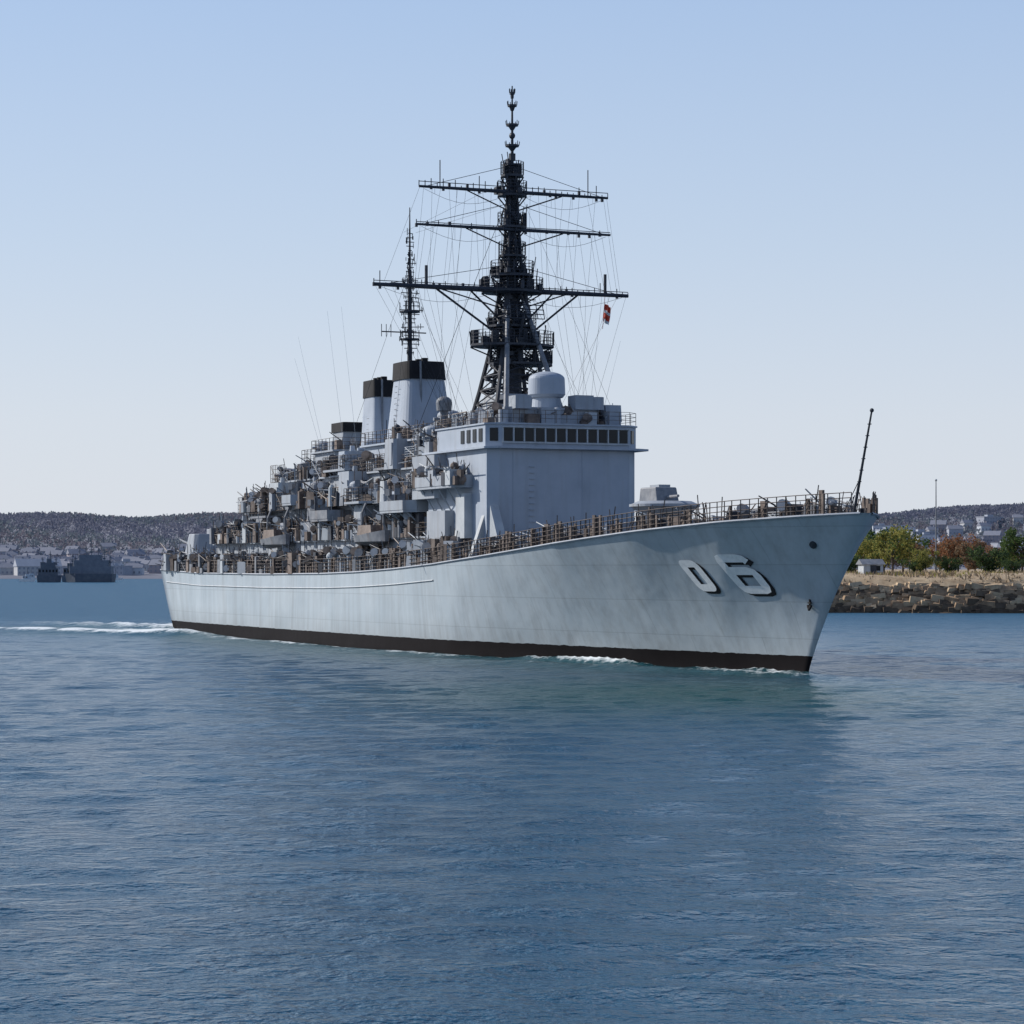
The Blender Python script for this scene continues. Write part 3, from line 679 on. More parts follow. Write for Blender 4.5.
ins=(S>-1)&(S<114)
def vn(a,b,seed):
    r=np.random.RandomState(seed); out=np.zeros_like(a)
    for k in range(14):
        t=r.rand()*6.28; f=r.uniform(0.6,2.2); out+=np.sin(f*(a*math.cos(t)+b*math.sin(t))+r.rand()*6.28)
    return out/14*1.9
n1=vn(S*0.8,O*1.3,1); n2=vn(S*2.4,O*2.6,2)
foam=np.zeros_like(X)
bw=0.30+0.006*np.clip(S,0,115)
band=np.where(ins&(D>-1.5),np.exp(-(np.clip(D,0,20)/bw)**2),0)
foam=np.maximum(foam,band*np.clip(0.6+0.45*n1+0.2*n2,0,1))
def crest(s0,off,slope,wid,amp,s1,fo,up=2.5,fb=.4,grow_=.03,port=1.0):
    """wave crest whose distance from the hull side grows aft"""
    global Z,foam
    c=off+slope*(S-s0)+np.where(S>0,WL,0); w=wid*(1+grow_*np.clip(S-s0,0,60)); env=np.clip((S-s0)/up,0,1)*np.clip((s1-S)/(s1-s0)*2,0,1)*np.where(O<0,port,1)
    g=np.exp(-((AO-c)/w)**2)*env
    Z+=amp*g*(1+0.15*n1); foam=np.maximum(foam,fo*g**3*np.clip(fb+0.6*n1+0.5*n2,0,1))
crest(-5,0.3,0.16,0.7,0.22,16,0.9,4,.45,port=.5)
crest(-1.5,0.15,0.08,0.4,0.25,16,1.0,2.5,.6)
crest(12,0.5,0.04,0.55,0.50,34,1.5,5,.75)
crest(6,2.6,0.10,1.1,0.22,40,0.35,6,.3)
crest(30,0.6,0.05,0.8,0.22,66,0.9,6,.5)
crest(58,0.7,0.04,0.8,0.18,112,0.9,6,.55)
crest(84,1.0,0.10,1.2,0.25,140,1.1,8,.5)
crest(92,1.2,0.42,1.9,0.45,142,2.0,6,.75)
ww=5.0+0.13*np.clip(S-112,0,200)
wk=np.clip((S-110)/3,0,1)*np.clip((170-S)/45,0,1)
edge=np.exp(-((AO-ww)/3.0)**2); core=np.exp(-(AO/ (ww*0.9))**4)
foam=np.maximum(foam,wk*(1.1*edge+0.85*core)*np.clip(0.5+0.6*n1+0.4*n2,0,1))
Z+=wk*edge*0.6*(1+.4*n1)+wk*core*0.25*n2
green=1.0*np.exp(-((X-8)/14)**2-((Y-120)/19)**2)  # hull's green reflection ahead of the bow, painted into the water colour
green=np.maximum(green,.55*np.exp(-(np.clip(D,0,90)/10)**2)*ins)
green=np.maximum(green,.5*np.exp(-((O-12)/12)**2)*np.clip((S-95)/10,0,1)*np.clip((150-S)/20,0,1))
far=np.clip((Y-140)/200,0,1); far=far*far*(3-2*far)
nx,ny=len(xs),len(ys)
me=bpy.data.meshes.new("water")
co=np.stack([X,Y,Z],-1).reshape(-1,3)
idx=np.arange(nx*ny).reshape(ny,nx)
q=np.stack([idx[:-1,:-1],idx[:-1,1:],idx[1:,1:],idx[1:,:-1]],-1).reshape(-1,4)
me.vertices.add(len(co)); me.vertices.foreach_set("co",co.astype(np.float32).ravel())
me.loops.add(q.size); me.loops.foreach_set("vertex_index",q.astype(np.int32).ravel())
me.polygons.add(len(q)); me.polygons.foreach_set("loop_start",(np.arange(len(q))*4).astype(np.int32))
me.polygons.foreach_set("use_smooth",np.ones(len(q),bool))
me.update(calc_edges=True)
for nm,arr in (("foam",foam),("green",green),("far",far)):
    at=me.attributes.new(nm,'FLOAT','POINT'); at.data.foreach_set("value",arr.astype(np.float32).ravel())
wo=bpy.data.objects.new("water",me); COL.objects.link(wo); wo["kind"]="structure"
m,nt,b=new_mat("sea_water"); N=nt.nodes; L=nt.links
tc=N.new("ShaderNodeTexCoord")
def noise(scale,vec,det=3,rough=.55,dist=0.0,rot=.12):
    mp=N.new("ShaderNodeMapping"); mp.inputs["Scale"].default_value=vec; mp.inputs["Rotation"].default_value=(0,0,rot); L.new(tc.outputs["Object"],mp.inputs["Vector"])
    n=N.new("ShaderNodeTexNoise"); n.inputs["Scale"].default_value=scale; n.inputs["Detail"].default_value=det; n.inputs["Roughness"].default_value=rough; n.inputs["Distortion"].default_value=dist
    L.new(mp.outputs[0],n.inputs["Vector"]); return n
na=noise(1.9,(0.9,1.1,1),3,.55,.1); nb=noise(5.5,(0.95,1.1,1),3,.6,.1,-.1); ncx=noise(0.03,(0.4,1.8,1),4); nf=noise(0.22,(0.3,1.0,1),5,.7)
nd=noise(0.5,(0.35,1.3,1),4,.65)
def attr(nm):
    a=N.new("ShaderNodeAttribute"); a.attribute_name=nm; return a
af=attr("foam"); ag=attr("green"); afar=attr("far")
bp1=N.new("ShaderNodeBump"); bp1.inputs["Strength"].default_value=1.0; bp1.inputs["Distance"].default_value=0.16; L.new(na.outputs["Fac"],bp1.inputs["Height"])
bp2=N.new("ShaderNodeBump"); bp2.inputs["Strength"].default_value=1.0; bp2.inputs["Distance"].default_value=0.065; L.new(nb.outputs["Fac"],bp2.inputs["Height"]); L.new(bp1.outputs["Normal"],bp2.inputs["Normal"])
bp3=N.new("ShaderNodeBump"); bp3.inputs["Distance"].default_value=1.8; L.new(afar.outputs["Fac"],bp3.inputs["Strength"]); L.new(nf.outputs["Fac"],bp3.inputs["Height"]); L.new(bp2.outputs["Normal"],bp3.inputs["Normal"])
L.new(bp3.outputs["Normal"],b.inputs["Normal"])
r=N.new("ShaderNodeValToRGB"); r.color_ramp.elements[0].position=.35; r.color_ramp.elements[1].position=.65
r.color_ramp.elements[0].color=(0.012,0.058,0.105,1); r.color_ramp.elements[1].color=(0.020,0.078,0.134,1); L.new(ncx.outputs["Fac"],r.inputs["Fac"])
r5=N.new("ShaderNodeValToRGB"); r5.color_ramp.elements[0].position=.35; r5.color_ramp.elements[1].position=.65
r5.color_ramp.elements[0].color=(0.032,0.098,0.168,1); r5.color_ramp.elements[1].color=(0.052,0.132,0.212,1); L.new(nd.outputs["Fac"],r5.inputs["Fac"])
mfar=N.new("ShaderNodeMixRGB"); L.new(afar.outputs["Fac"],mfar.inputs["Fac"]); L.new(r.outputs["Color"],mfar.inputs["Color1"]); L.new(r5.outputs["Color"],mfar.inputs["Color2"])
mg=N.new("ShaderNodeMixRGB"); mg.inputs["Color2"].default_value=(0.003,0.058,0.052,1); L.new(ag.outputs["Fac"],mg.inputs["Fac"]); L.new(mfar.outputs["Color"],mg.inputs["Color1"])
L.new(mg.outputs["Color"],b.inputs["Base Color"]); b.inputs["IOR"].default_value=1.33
rr_=N.new("ShaderNodeMath"); rr_.operation='MULTIPLY_ADD'; rr_.inputs[1].default_value=0.25; rr_.inputs[2].default_value=0.13; L.new(afar.outputs["Fac"],rr_.inputs[0]); L.new(rr_.outputs[0],b.inputs["Roughness"])
sl=N.new("ShaderNodeMath"); sl.operation='MULTIPLY_ADD'; sl.inputs[1].default_value=-0.33; sl.inputs[2].default_value=0.45; L.new(afar.outputs["Fac"],sl.inputs[0]); L.new(sl.outputs[0],b.inputs["Specular IOR Level"])
fn=noise(3.0,(1,1,1),5,.7); fm=N.new("ShaderNodeMath"); fm.operation='MULTIPLY_ADD'; fm.inputs[1].default_value=1.6; fm.inputs[2].default_value=-0.8
L.new(fn.outputs["Fac"],fm.inputs[0]); fa=N.new("ShaderNodeMath"); fa.operation='ADD'; L.new(fm.outputs[0],fa.inputs[0]); L.new(af.outputs["Fac"],fa.inputs[1])
fr=N.new("ShaderNodeValToRGB"); fr.color_ramp.elements[0].position=.22; fr.color_ramp.elements[1].position=.85; L.new(fa.outputs[0],fr.inputs["Fac"])
fmul=N.new("ShaderNodeMath"); fmul.operation='MULTIPLY'; gt=N.new("ShaderNodeMapRange"); gt.inputs["From Min"].default_value=0.02; gt.inputs["From Max"].default_value=0.15; L.new(af.outputs["Fac"],gt.inputs["Value"])
L.new(fr.outputs["Color"],fmul.inputs[0]); L.new(gt.outputs[0],fmul.inputs[1])
fb=N.new("ShaderNodeBsdfDiffuse"); fb.inputs["Color"].default_value=(0.66,0.71,0.74,1)
ms_=N.new("ShaderNodeMixShader"); L.new(fmul.outputs[0],ms_.inputs[0]); L.new(b.outputs[0],ms_.inputs[1]); L.new(fb.outputs[0],ms_.inputs[2])
L.new(ms_.outputs[0],N["Material Output"].inputs["Surface"])
me.materials.append(m)

# ------------------------------------------------------------------ far shore terrain
def fnoise(x,seed,scales):
    r=np.random.RandomState(seed); o=0
    for sc,a in scales: o=o+a*np.sin(x/sc*6.283+r.rand()*6.28)
    return o
def hill_h(x,y):
    ridge=56+fnoise(x,3,((900,4),(370,3),(150,1.5)))+np.interp(x,[-700,-300,0,300,700],[0,-2,-10,5,10])
    base=np.interp(y,[1685,1695,1950,2150,2450,2600,3200],[-3,2,8,18,0.96*60,60,20])
    return np.where(base>2,2+(base-2)/58*(ridge-2),base)
hx=np.linspace(-1500,1500,160); hy=np.array([1685,1695,1800,1900,2000,2080,2150,2250,2350,2450,2520,2600,2800,3200])
HX,HY=np.meshgrid(hx,hy); HZ=hill_h(HX,HY)+np.where(HY>1900,np.random.RandomState(5).uniform(-1.5,1.5,HX.shape),0)
mb=MB(); n=len(hx)
mb.v=[tuple(p) for p in np.stack([HX,HY,HZ],-1).reshape(-1,3).tolist()]
for j in range(len(hy)-1):
    for i in range(n-1): a=j*n+i; mb.f.append([a,a+1,a+n+1,a+n])
M_hill=paint("hazy_hillside",(0.17,0.18,0.22),(0.21,0.215,0.25),0.02,rough=1)  # distance haze is put into the colour: pale, bluish, low contrast
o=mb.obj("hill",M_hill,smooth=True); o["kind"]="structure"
rg=random.Random(9)
wm=[paint("woods_bare",(0.19,0.20,0.255),(0.22,0.225,0.275),0.02,rough=1,trans=.5),paint("woods_green",(0.19,0.22,0.245),(0.215,0.24,0.26),0.02,rough=1,trans=.5),paint("woods_brown",(0.22,0.205,0.235),(0.245,0.225,0.25),0.02,rough=1,trans=.5)]  # tree colours also carry painted aerial haze
mb=MB()
for i in range(12000):
    side=rg.random()
    x=rg.uniform(-660,-230) if side<.5 else rg.uniform(250,660)
    y=1740+ (2620-1740)*rg.random()**0.5
    if y<2080 and rg.random()<.45: continue
    z=float(hill_h(np.array(x),np.array(y))); r=rg.uniform(2.5,4.5); H=rg.uniform(6,10)
    mb.cur=int(2.2*(.5+.5*math.sin(x*.013+y*.02+rg.gauss(0,.5))))
    for k in range(9):
        a=rg.gauss(0,.25); cx=x+rg.gauss(0,.45)*r; cy=y+rg.gauss(0,.45)*r; zz=z+rg.uniform(-.1,.75)*H; w=rg.uniform(.5,1.2); h=rg.uniform(.9,2.2); ca,sa=math.cos(a)*w,math.sin(a)*w; t=rg.uniform(0,.5)
        mb.add([(cx-ca,cy-sa,zz),(cx+ca,cy+sa,zz+rg.uniform(-.4,.4)),(cx+ca*.3,cy+sa*.3+t,zz+h),(cx-ca*.8,cy-sa*.8+t,zz+h*.7)],[(0,1,2,3)])
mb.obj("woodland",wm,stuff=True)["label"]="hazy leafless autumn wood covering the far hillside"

walls=[paint("house_white",(0.42,0.45,0.50),(0.52,0.55,0.60),0.3,rough=.9),paint("house_cream",(0.38,0.39,0.42),(0.45,0.455,0.47),0.3,rough=.9),paint("house_grey",(0.30,0.32,0.38),(0.35,0.37,0.42),0.3,rough=.9),paint("house_brick",(0.31,0.285,0.31),(0.34,0.31,0.33),0.3,rough=.9)]  # walls, roofs and panes below are tinted bluish to paint in haze
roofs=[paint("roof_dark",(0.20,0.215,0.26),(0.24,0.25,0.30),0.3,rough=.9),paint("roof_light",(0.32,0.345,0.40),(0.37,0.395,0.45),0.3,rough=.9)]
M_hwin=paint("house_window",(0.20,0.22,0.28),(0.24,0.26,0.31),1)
def house(w,d,h,wi,ri,gable,name):
    mb=MB(); mb.cur=0; mb.bx(-w/2,w/2,-d/2,d/2,-3,h)
    mb.cur=1
    if gable:
        rh=min(w,d)*.38; e=.5
        mb.add([(-w/2-e,-d/2-e,h-.01),(w/2+e,-d/2-e,h-.01),(w/2+e,d/2+e,h-.01),(-w/2-e,d/2+e,h-.01),(-w/2-e,0,h+rh),(w/2+e,0,h+rh)],[(0,1,5,4),(2,3,4,5),(1,2,5),(3,0,4),(0,3,2,1)])
        mb.bx(w*.2,w*.2+1,-.2,.8,h,h+rh+1.2)
    else:
        mb.bx(-w/2-.3,w/2+.3,-d/2-.3,d/2+.3,h,h+.6); mb.bx(-w*.2,w*.1,-d*.2,d*.2,h+.6,h+2.4)
    mb.cur=2
    nf=max(1,int(h//3)); nw=max(2,int(w//3))
    for f in range(nf):
        for i in range(nw):
            x=-w/2+w*(i+.5)/nw; mb.bx(x-.6,x+.6,-d/2-.05,-d/2+.2,1+f*3,2.5+f*3)
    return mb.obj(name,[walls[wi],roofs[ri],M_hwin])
protos=[]
for k,(w,d,h,wi,ri,g,lab) in enumerate(((11,8,5,0,0,True,"white two-storey house with dark gable roof on the shore slope"),(9,8,5,1,0,True,"cream house with dark gable roof on the shore slope"),(18,12,7.5,0,1,False,"white flat-roofed three-storey block near the harbour"),(22,12,6,2,1,False,"long grey flat-roofed harbour building"),(13,9,5.5,2,0,True,"grey house with dark gable roof on the shore slope"),(14,11,6,3,0,True,"brick house with dark gable roof on the shore slope"),(30,14,6,1,1,True,"long white waterfront shed with pale roof"))):
    ob=house(w,d,h,wi,ri,g,"house" if w<17 else "waterfront_building"); protos.append((ob,lab))
used=[False]*len(protos)
rg=random.Random(21)
def place(k,x,y,z,rz,grp):
    ob,lab=protos[k]
    if used[k]: ob=copy_of(ob)
    used[k]=True; ob.location=(x,y,z); ob.rotation_euler=(0,0,rz); top(ob,lab,"house" if ob.name.startswith("house") else "building",grp)
pl=[]
for i in range(110):
    for tr in range(30):
        x=rg.uniform(-460,-215); y=1712+rg.random()**1.8*480
        if all(abs(x-a)>13 or abs(y-b_)>20 for a,b_ in pl): break
    pl.append((x,y)); k=rg.choice([0,0,1,1,2,3,4,5,6,2] if y<1800 else [0,1,1,4,4,5])
    place(k,x,y,float(hill_h(np.array(x),np.array(y))),rg.uniform(-.5,.5),"buildings of the far harbour town")
for i in range(45):
    for tr in range(30):
        x=rg.uniform(300,520); y=2050+rg.random()*300
        if all(abs(x-a)>18 or abs(y-b_)>22 for a,b_ in pl): break
    pl.append((x,y)); k=rg.choice([0,1,1,2,3,4,5])
    place(k,x,y,float(hill_h(np.array(x),np.array(y)))+3,rg.uniform(-.5,.5),"buildings on the hillside behind the quay")

# ------------------------------------------------------------------ moored vessels
M_vd=paint("vessel_dark",(0.075,0.09,0.12),(0.115,0.13,0.16),.5); M_vg=paint("vessel_grey",(0.12,0.14,0.18),(0.17,0.19,0.23),.5)
def vessel(x,y,L,hh,cab,masts,mh,mc,name,label,cat,rz=0.1,grp=None,W=None):
    e=bpy.data.objects.new(name,None); COL.objects.link(e); e.location=(x,y,0); e.rotation_euler=(0,0,rz); top(e,label,cat,grp)
    W=W or L*.22; mb=MB(); bot=[(-L/2+.5,-W*.4),(L*.25,-W*.45),(L*.46,0),(L*.25,W*.45),(-L/2+.5,W*.4)]; tp=[(-L/2,-W/2),(L*.25,-W/2),(L/2,0),(L*.25,W/2),(-L/2,W/2)]
    mb.prism(bot,-.6,hh,tp); mb.obj("vessel_hull",mh,e)
    mb=MB(); z=hh
    for k,(a,b_,h) in enumerate(cab):
        mb.prism(crect(a*L,b_*L,W*.36*(1-.15*k),W*.36*(1-.15*k),.2),z+ .002*k,z+h); z+=h
    mb.obj("vessel_cabin",mc,e)
    mb=MB(); a,b_,h=cab[0]
    for i in range(int((b_-a)*L/1.6)):
        xx=a*L+1+i*1.6; mb.bx(xx-.4,xx+.4,-W*.36-.06,-W*.3,hh+h*.45,hh+h*.8)
    mb.obj("vessel_window",M_black,e)
    for (mx,h) in masts:
        mb=MB(); k=1 if L>8 else .5
        mb.cyl((mx*L,0,hh),(mx*L,0,hh+h),.26*k,.12*k,6)
        if L>11:
            mb.line((mx*L-1.3,0,hh+h*.7),(mx*L+1.3,0,hh+h*.7),.12); mb.line((mx*L-.8,0,hh+h*.85),(mx*L+.8,0,hh+h*.85),.1); mb.line((mx*L,0,hh+h),(mx*L-L*.12,0,hh+1),.06); mb.line((mx*L,0,hh+h),(mx*L+L*.1,0,hh+1),.06)
            mb.box((mx*L,0,hh+h*.62),(1.1,1.0,.8))
        mb.obj("vessel_mast",M_vd,e)
g="vessels moored off the far shore"
vessel(-225,1215,12,3.4,((-.45,.35,3.4),(-.35,.25,2.8),(-.1,.1,1.8)),((-.25,9),(.05,12),(.28,9)),M_vd,M_vd,"workboat","dark workboat moored off the far shore","boat",.2,g,5)
vessel(-216.5,1240,13,3.2,((-.45,.35,3.8),(-.3,.2,2.4)),((0,10),(.2,9)),M_vg,M_vd,"workboat","small dark grey workboat beside larger vessels","boat",-.1,g,5)
vessel(-206.5,1222,25,4.2,((-.46,.38,3.6),(-.4,.3,3.0),(-.24,.2,2.6)),((-.42,9),(-.3,12),(-.18,13),(-.04,17),(.07,14),(.2,13),(.34,10)),M_vd,M_vg,"patrol_ship","dark grey patrol ship with upright masts at anchor","ship",3.0,g,7)
for x,y,L in ((-252,1300,9),(-262,1420,10),(-238,1500,9),(-196,1560,12),(-214,1600,10),(-300,1560,11),(-240,1350,8)):
    vessel(x,y,L,1.3,((-.3,.2,1.6),(-.1,.12,1.0)),((0,6),),M_white,walls[0],"motor_boat","small white motor boat on the far water","boat",rg.uniform(-.4,.4),"small white boats off the far shore")

# ------------------------------------------------------------------ near right shore
def land_front(x): return 349+2.0*math.sin(x*.05)+1.0*math.sin(x*.17)
mb=MB(); xs2=np.linspace(34,420,240)
rows=[1.3,2.2,3.4,5,9,20,45,90,200,500]; hs=[3.5,4.2,4.75,5.1,5.35,5.5,5.3,5.3,5.5,6]
gr=random.Random(2)
for j,dyy in enumerate(rows):
    for x in xs2: mb.v.append((x,land_front(x)+dyy+gr.uniform(-.3,.3),hs[j]+.2*math.sin(x*.23+j)+gr.uniform(-.12,.12)))
n=len(xs2)
for j in range(len(rows)-1):
    for i in range(n-1): a=j*n+i; mb.f.append([a,a+1,a+n+1,a+n])
M_soil=paint("dry_grass_soil",(0.26,0.19,0.12),(0.46,0.36,0.24),0.5,rough=1,bump=.8)
o=mb.obj("ground",M_soil,smooth=True); o["kind"]="structure"
mb=MB()
for i in range(n-1):
    x0,x1=xs2[i],xs2[i+1]
    mb.add([(x0,land_front(x0)-1.2,-1),(x1,land_front(x1)-1.2,-1),(x1,land_front(x1)+1.5,3.6),(x0,land_front(x0)+1.5,3.6)],[(0,1,2,3)])
mb.add([(34,land_front(34)-1.2,-1),(34,land_front(34)+1.7,4.8),(34,840,4.8),(34,840,-1)],[(0,1,2,3)])
rg=random.Random(31)
M_stone1=paint("quay_stone",(0.20,0.135,0.085),(0.38,0.265,0.17),0.9,rough=.95,bump=.9); M_stone2=paint("quay_stone_dark",(0.07,0.05,0.037),(0.15,0.11,0.075),0.9,rough=.95,bump=.9); M_stone3=paint("quay_stone_pale",(0.34,0.25,0.16),(0.50,0.38,0.25),0.9,rough=.95,bump=.9)
mb.mi=[1]*len(mb.f)
zz=-.3
while zz<3.9:
    h0=rg.uniform(.38,.6); x=33+rg.uniform(0,1)
    while x<112:
        t=(zz+.3)/4.2; w=rg.uniform(.5,2.2); h=h0*rg.uniform(.75,1.35)
        mb.cur=1 if zz<.6 else rg.choice([0,0,0,2,1] if zz<2.9 else [0,2,2])
        c=Vector((x+w/2,land_front(x)-1.1+2.9*t+rg.uniform(-.2,.2),zz+h/2+rg.uniform(-.1,.1)+.18*math.sin(x*.7)))
        rot=Matrix.Rotation(rg.uniform(-.3,.3),3,'Z')@Matrix.Rotation(rg.uniform(-.2,.2),3,'Y')@Matrix.Rotation(rg.uniform(-.1,.4),3,'X')
        mb.box(c,(w*1.1,rg.uniform(.7,1.1),h*1.15),rot=rot,tx=rg.uniform(.7,.98),ty=rg.uniform(.4,.8)); x+=w*rg.uniform(.8,1.0)
    zz+=h0*.8
sw=mb.obj("sea_wall",[M_stone1,M_stone2,M_stone3]); top(sw,"rough brown layered stone sea wall rising from the water","wall")
def leafmat(name,a,b_): return paint(name,a,b_,1.2,rough=.8,trans=.35)
LM=[leafmat("leaf_green",(0.05,0.09,0.03),(0.12,0.17,0.055)),leafmat("leaf_yellow",(0.2,0.21,0.06),(0.34,0.30,0.09)),leafmat("leaf_red",(0.20,0.095,0.055),(0.32,0.16,0.08)),leafmat("leaf_brown",(0.17,0.13,0.09),(0.27,0.21,0.14)),leafmat("leaf_deep",(0.03,0.06,0.03),(0.07,0.10,0.045))]
M_bark=paint("bark",(0.06,0.045,0.035),(0.11,0.085,0.065),2)
def tree(seed,H,W,lm,low=0.15):
    rg=random.Random(seed); e=bpy.data.objects.new("tree",None); COL.objects.link(e)
    mb=MB(); mb.cyl((0,0,-.5),(rg.uniform(-.2,.2),0,H*.55),H*.03,H*.015,7)
    tips=[]
    for i in range(9):
        a=rg.uniform(0,6.28); z0=H*rg.uniform(.15,.5); k=rg.uniform(.5,.95); p=Vector((W*.5*k*math.cos(a),W*.5*k*math.sin(a),H*rg.uniform(.4,.88)))
        mb.cyl((0,0,z0),p,H*.012,H*.004,5); tips.append(p)
    mb.obj("trunk",M_bark,e)
    mb=MB()
    cl=tips+[Vector((rg.gauss(0,.22)*W,rg.gauss(0,.22)*W,H*rg.uniform(low+.1,.95))) for _ in range(16)]
    for c in cl:
        R=W*rg.uniform(.11,.22)
        for k in range(110):
            d=Vector((rg.gauss(0,1),rg.gauss(0,1),rg.gauss(0,.8))).normalized()*R*rg.random()**.4
            p=c+d; s_=rg.uniform(.09,.22); u=Vector((rg.gauss(0,1),rg.gauss(0,1),rg.gauss(0,1))).normalized(); v=u.cross(Vector((rg.gauss(0,1),rg.gauss(0,1),rg.gauss(0,1)))).normalized()
            mb.cur=0 if rg.random()<.75 else 1
            mb.add([p+u*s_,p+v*s_,p-u*s_,p-v*s_],[(0,1,2,3)])
    mb.obj("crown",[LM[lm[0]],LM[lm[1]]],e)
    return e
tps=[(tree(1,8,6.5,(0,4)),"round green tree on the sea wall bank"),(tree(2,7,7,(1,0)),"yellow-green autumn tree on the sea wall bank"),(tree(3,6.5,6,(2,3)),"reddish autumn tree on the bank"),(tree(4,5,7,(4,0),.02),"low dark green bush on the bank"),(tree(5,7,5,(3,2)),"brown thinning autumn tree on the bank")]
tused=[False]*5
def ptree(k,x,y,z,sc):
    e,lab=tps[k]
    if tused[k]:
        n_=copy_of(e)
        for ch in e.children: copy_of(ch,n_)
        e=n_
    tused[k]=True
    e.location=(x,y,z); e.scale=(sc,sc,sc); e.rotation_euler=(0,0,(x*7)%6.28); top(e,lab,"tree","autumn trees behind the sea wall")
TL=[(3,850,372,.6),(1,862,392,.8),(0,878,410,1.05),(1,893,385,1.05),(0,903,420,1.0),(4,918,400,.7),(1,926,372,.55),(3,948,380,.55),(2,958,405,.95),(4,968,392,.7),(3,988,372,.8),(2,1000,410,.7),(1,1008,395,.65),(0,1022,385,1.0),(0,1040,390,1.0),(1,1058,385,.9),(2,1075,400,.9),(0,838,400,.7),(4,884,440,.9),(2,940,440,.9),(3,915,372,.45),(0,1090,380,1.0),(3,1014,368,.45),(1,855,430,.9),(0,868,440,.85),(4,975,440,.85),(1,948,450,.8)]
for k,px,y,sc in TL: ptree(k,(px-512)/2500*y,y,5.2,sc)
rg=random.Random(17)
mb=MB()
for i in range(6000):
    x=rg.uniform(36,110); dd=rg.uniform(1.8,26); y=land_front(x)+dd; h=rg.uniform(.15,.6); a=rg.uniform(0,3.14); w=rg.uniform(.06,.2)
    z0=float(np.interp(dd,rows,hs))-.15
    mb.cur=rg.choice([0,0,0,2]) if dd<6 else rg.choice([0,0,1,2]); mb.add([(x-w*math.cos(a),y-w*math.sin(a),z0),(x+w*math.cos(a),y+w*math.sin(a),z0),(x+rg.uniform(-.3,.3),y,z0+.15+h)],[(0,1,2)])
o=mb.obj("dry_grass",[M_soil,LM[1],LM[3]],stuff=True); o["label"]="dry straw-coloured grass along the top of the bank"
mb=MB(); e=bpy.data.objects.new("flagpole",None); COL.objects.link(e); e.location=(67.5,398,5.2); top(e,"tall bare grey flagpole on the bank among trees","flagpole")
mb.cyl((0,0,0),(0,0,15.0),.15,.07,8); mb.obj("pole",M_mid,e); mb=MB(); mb.sph((0,0,15.1),.2,n=8,m=6); mb.obj("finial",M_light,e)
mb=MB(); mb.cyl((0,0,-.2),(0,0,.4),.5,.4,10); mb.obj("pole_base",M_light,e)
def hut(x,y,w,d,h,lab,rz=0):
    e=bpy.data.objects.new("hut",None); COL.objects.link(e); e.location=(x,y,5.2); e.rotation_euler=(0,0,rz); top(e,lab,"hut")
    mb=MB(); mb.bx(-w/2,w/2,-d/2,d/2,-.3,h); mb.obj("wall",M_light,e)
    mb=MB(); mb.add([(-w/2-.3,-d/2-.3,h),(w/2+.3,-d/2-.3,h),(w/2+.3,d/2+.3,h),(-w/2-.3,d/2+.3,h),(-w/2-.3,0,h+.8),(w/2+.3,0,h+.8)],[(0,1,5,4),(2,3,4,5),(1,2,5),(3,0,4),(0,3,2,1)]); mb.obj("roof",M_mid,e)
    mb=MB(); mb.bx(-.45,.45,-d/2-.05,-d/2+.1,0,1.5); mb.obj("door",M_dark,e)
    mb=MB(); mb.bx(w*.25-.3,w*.25+.3,-d/2-.05,-d/2+.1,.7,1.4); mb.obj("window",M_black,e)
hut(52.5,366,3.0,2.4,1.6,"small white hut with grey roof behind the sea wall",.2)

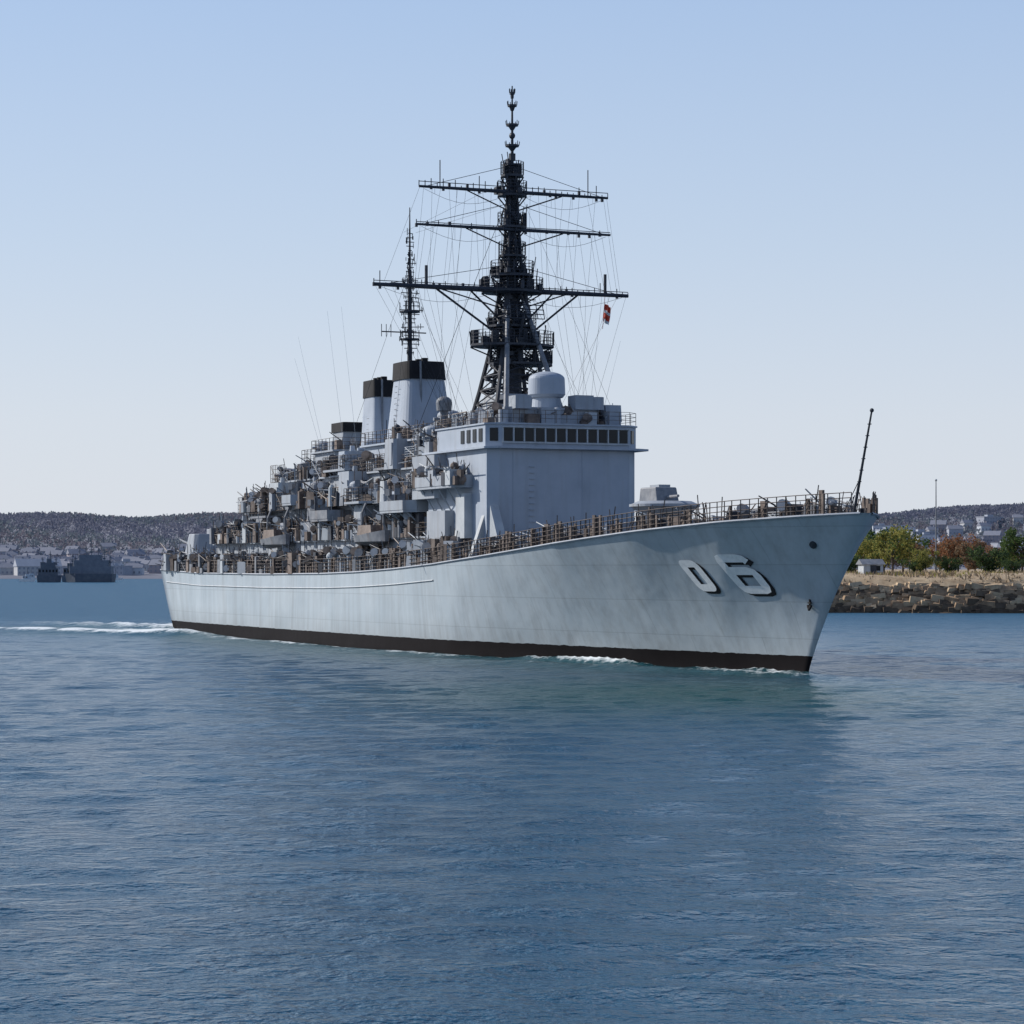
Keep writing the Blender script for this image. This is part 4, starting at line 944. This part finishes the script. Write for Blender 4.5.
# ------------------------------------------------------------------ light, world, camera
sun_dir=Vector((-0.77,0.34,0.54)).normalized()
elev=math.asin(sun_dir.z); az=math.atan2(sun_dir.x,sun_dir.y)
w=bpy.data.worlds.new("World"); scene.world=w; w.use_nodes=True; nt=w.node_tree; N=nt.nodes; L=nt.links
bg=N["Background"]; sky=N.new("ShaderNodeTexSky"); sky.sky_type='NISHITA'; sky.sun_disc=False
sky.sun_elevation=elev; sky.sun_rotation=az; sky.altitude=0; sky.air_density=1.0; sky.dust_density=1.0; sky.ozone_density=2.0
STR=0.12
g=N.new("ShaderNodeTexCoord"); sp=N.new("ShaderNodeSeparateXYZ"); L.new(g.outputs["Generated"],sp.inputs[0])
cr=N.new("ShaderNodeValToRGB"); e=cr.color_ramp.elements
def hc(c): return (c[0],c[1],c[2],1)
e[0].position=0.0; e[0].color=hc((.71,.75,.82)); e[1].position=1.0; e[1].color=hc((.05,.10,.26))
for p_,c_ in ((.06,(.67,.73,.83)),(.13,(.56,.67,.84)),(.23,(.43,.58,.84)),(.42,(.15,.27,.54))):
    q_=e.new(p_); q_.color=hc(c_)
L.new(sp.outputs["Z"],cr.inputs["Fac"])
sc=N.new("ShaderNodeVectorMath"); sc.operation='SCALE'; sc.inputs["Scale"].default_value=1/STR; L.new(cr.outputs["Color"],sc.inputs[0])
mr=N.new("ShaderNodeMapRange"); mr.inputs["From Min"].default_value=0; mr.inputs["From Max"].default_value=.5; mr.inputs["To Min"].default_value=.92; mr.inputs["To Max"].default_value=.6; L.new(sp.outputs["Z"],mr.inputs["Value"])
mx=N.new("ShaderNodeMixRGB"); L.new(mr.outputs[0],mx.inputs["Fac"]); L.new(sky.outputs[0],mx.inputs["Color1"]); L.new(sc.outputs[0],mx.inputs["Color2"])
L.new(mx.outputs["Color"],bg.inputs[0]); bg.inputs[1].default_value=STR
ld=bpy.data.lights.new("sun","SUN"); ld.energy=5.0; ld.angle=math.radians(.5); ld.color=(1,.95,.88)
lo=bpy.data.objects.new("sun",ld); COL.objects.link(lo); lo.rotation_euler=(-sun_dir).to_track_quat('-Z','Y').to_euler()
cd=bpy.data.cameras.new("camera"); cam=bpy.data.objects.new("camera",cd); COL.objects.link(cam)
cd.sensor_width=36; cd.lens=36*2500/1024; cd.shift_y=58/1024; cd.clip_end=20000; cd.clip_start=.5
cam.location=(0,0,6); cam.rotation_euler=(math.radians(90),0,0)
scene.camera=cam
scene.view_settings.view_transform='Standard'; scene.view_settings.look='None'; scene.view_settings.exposure=0
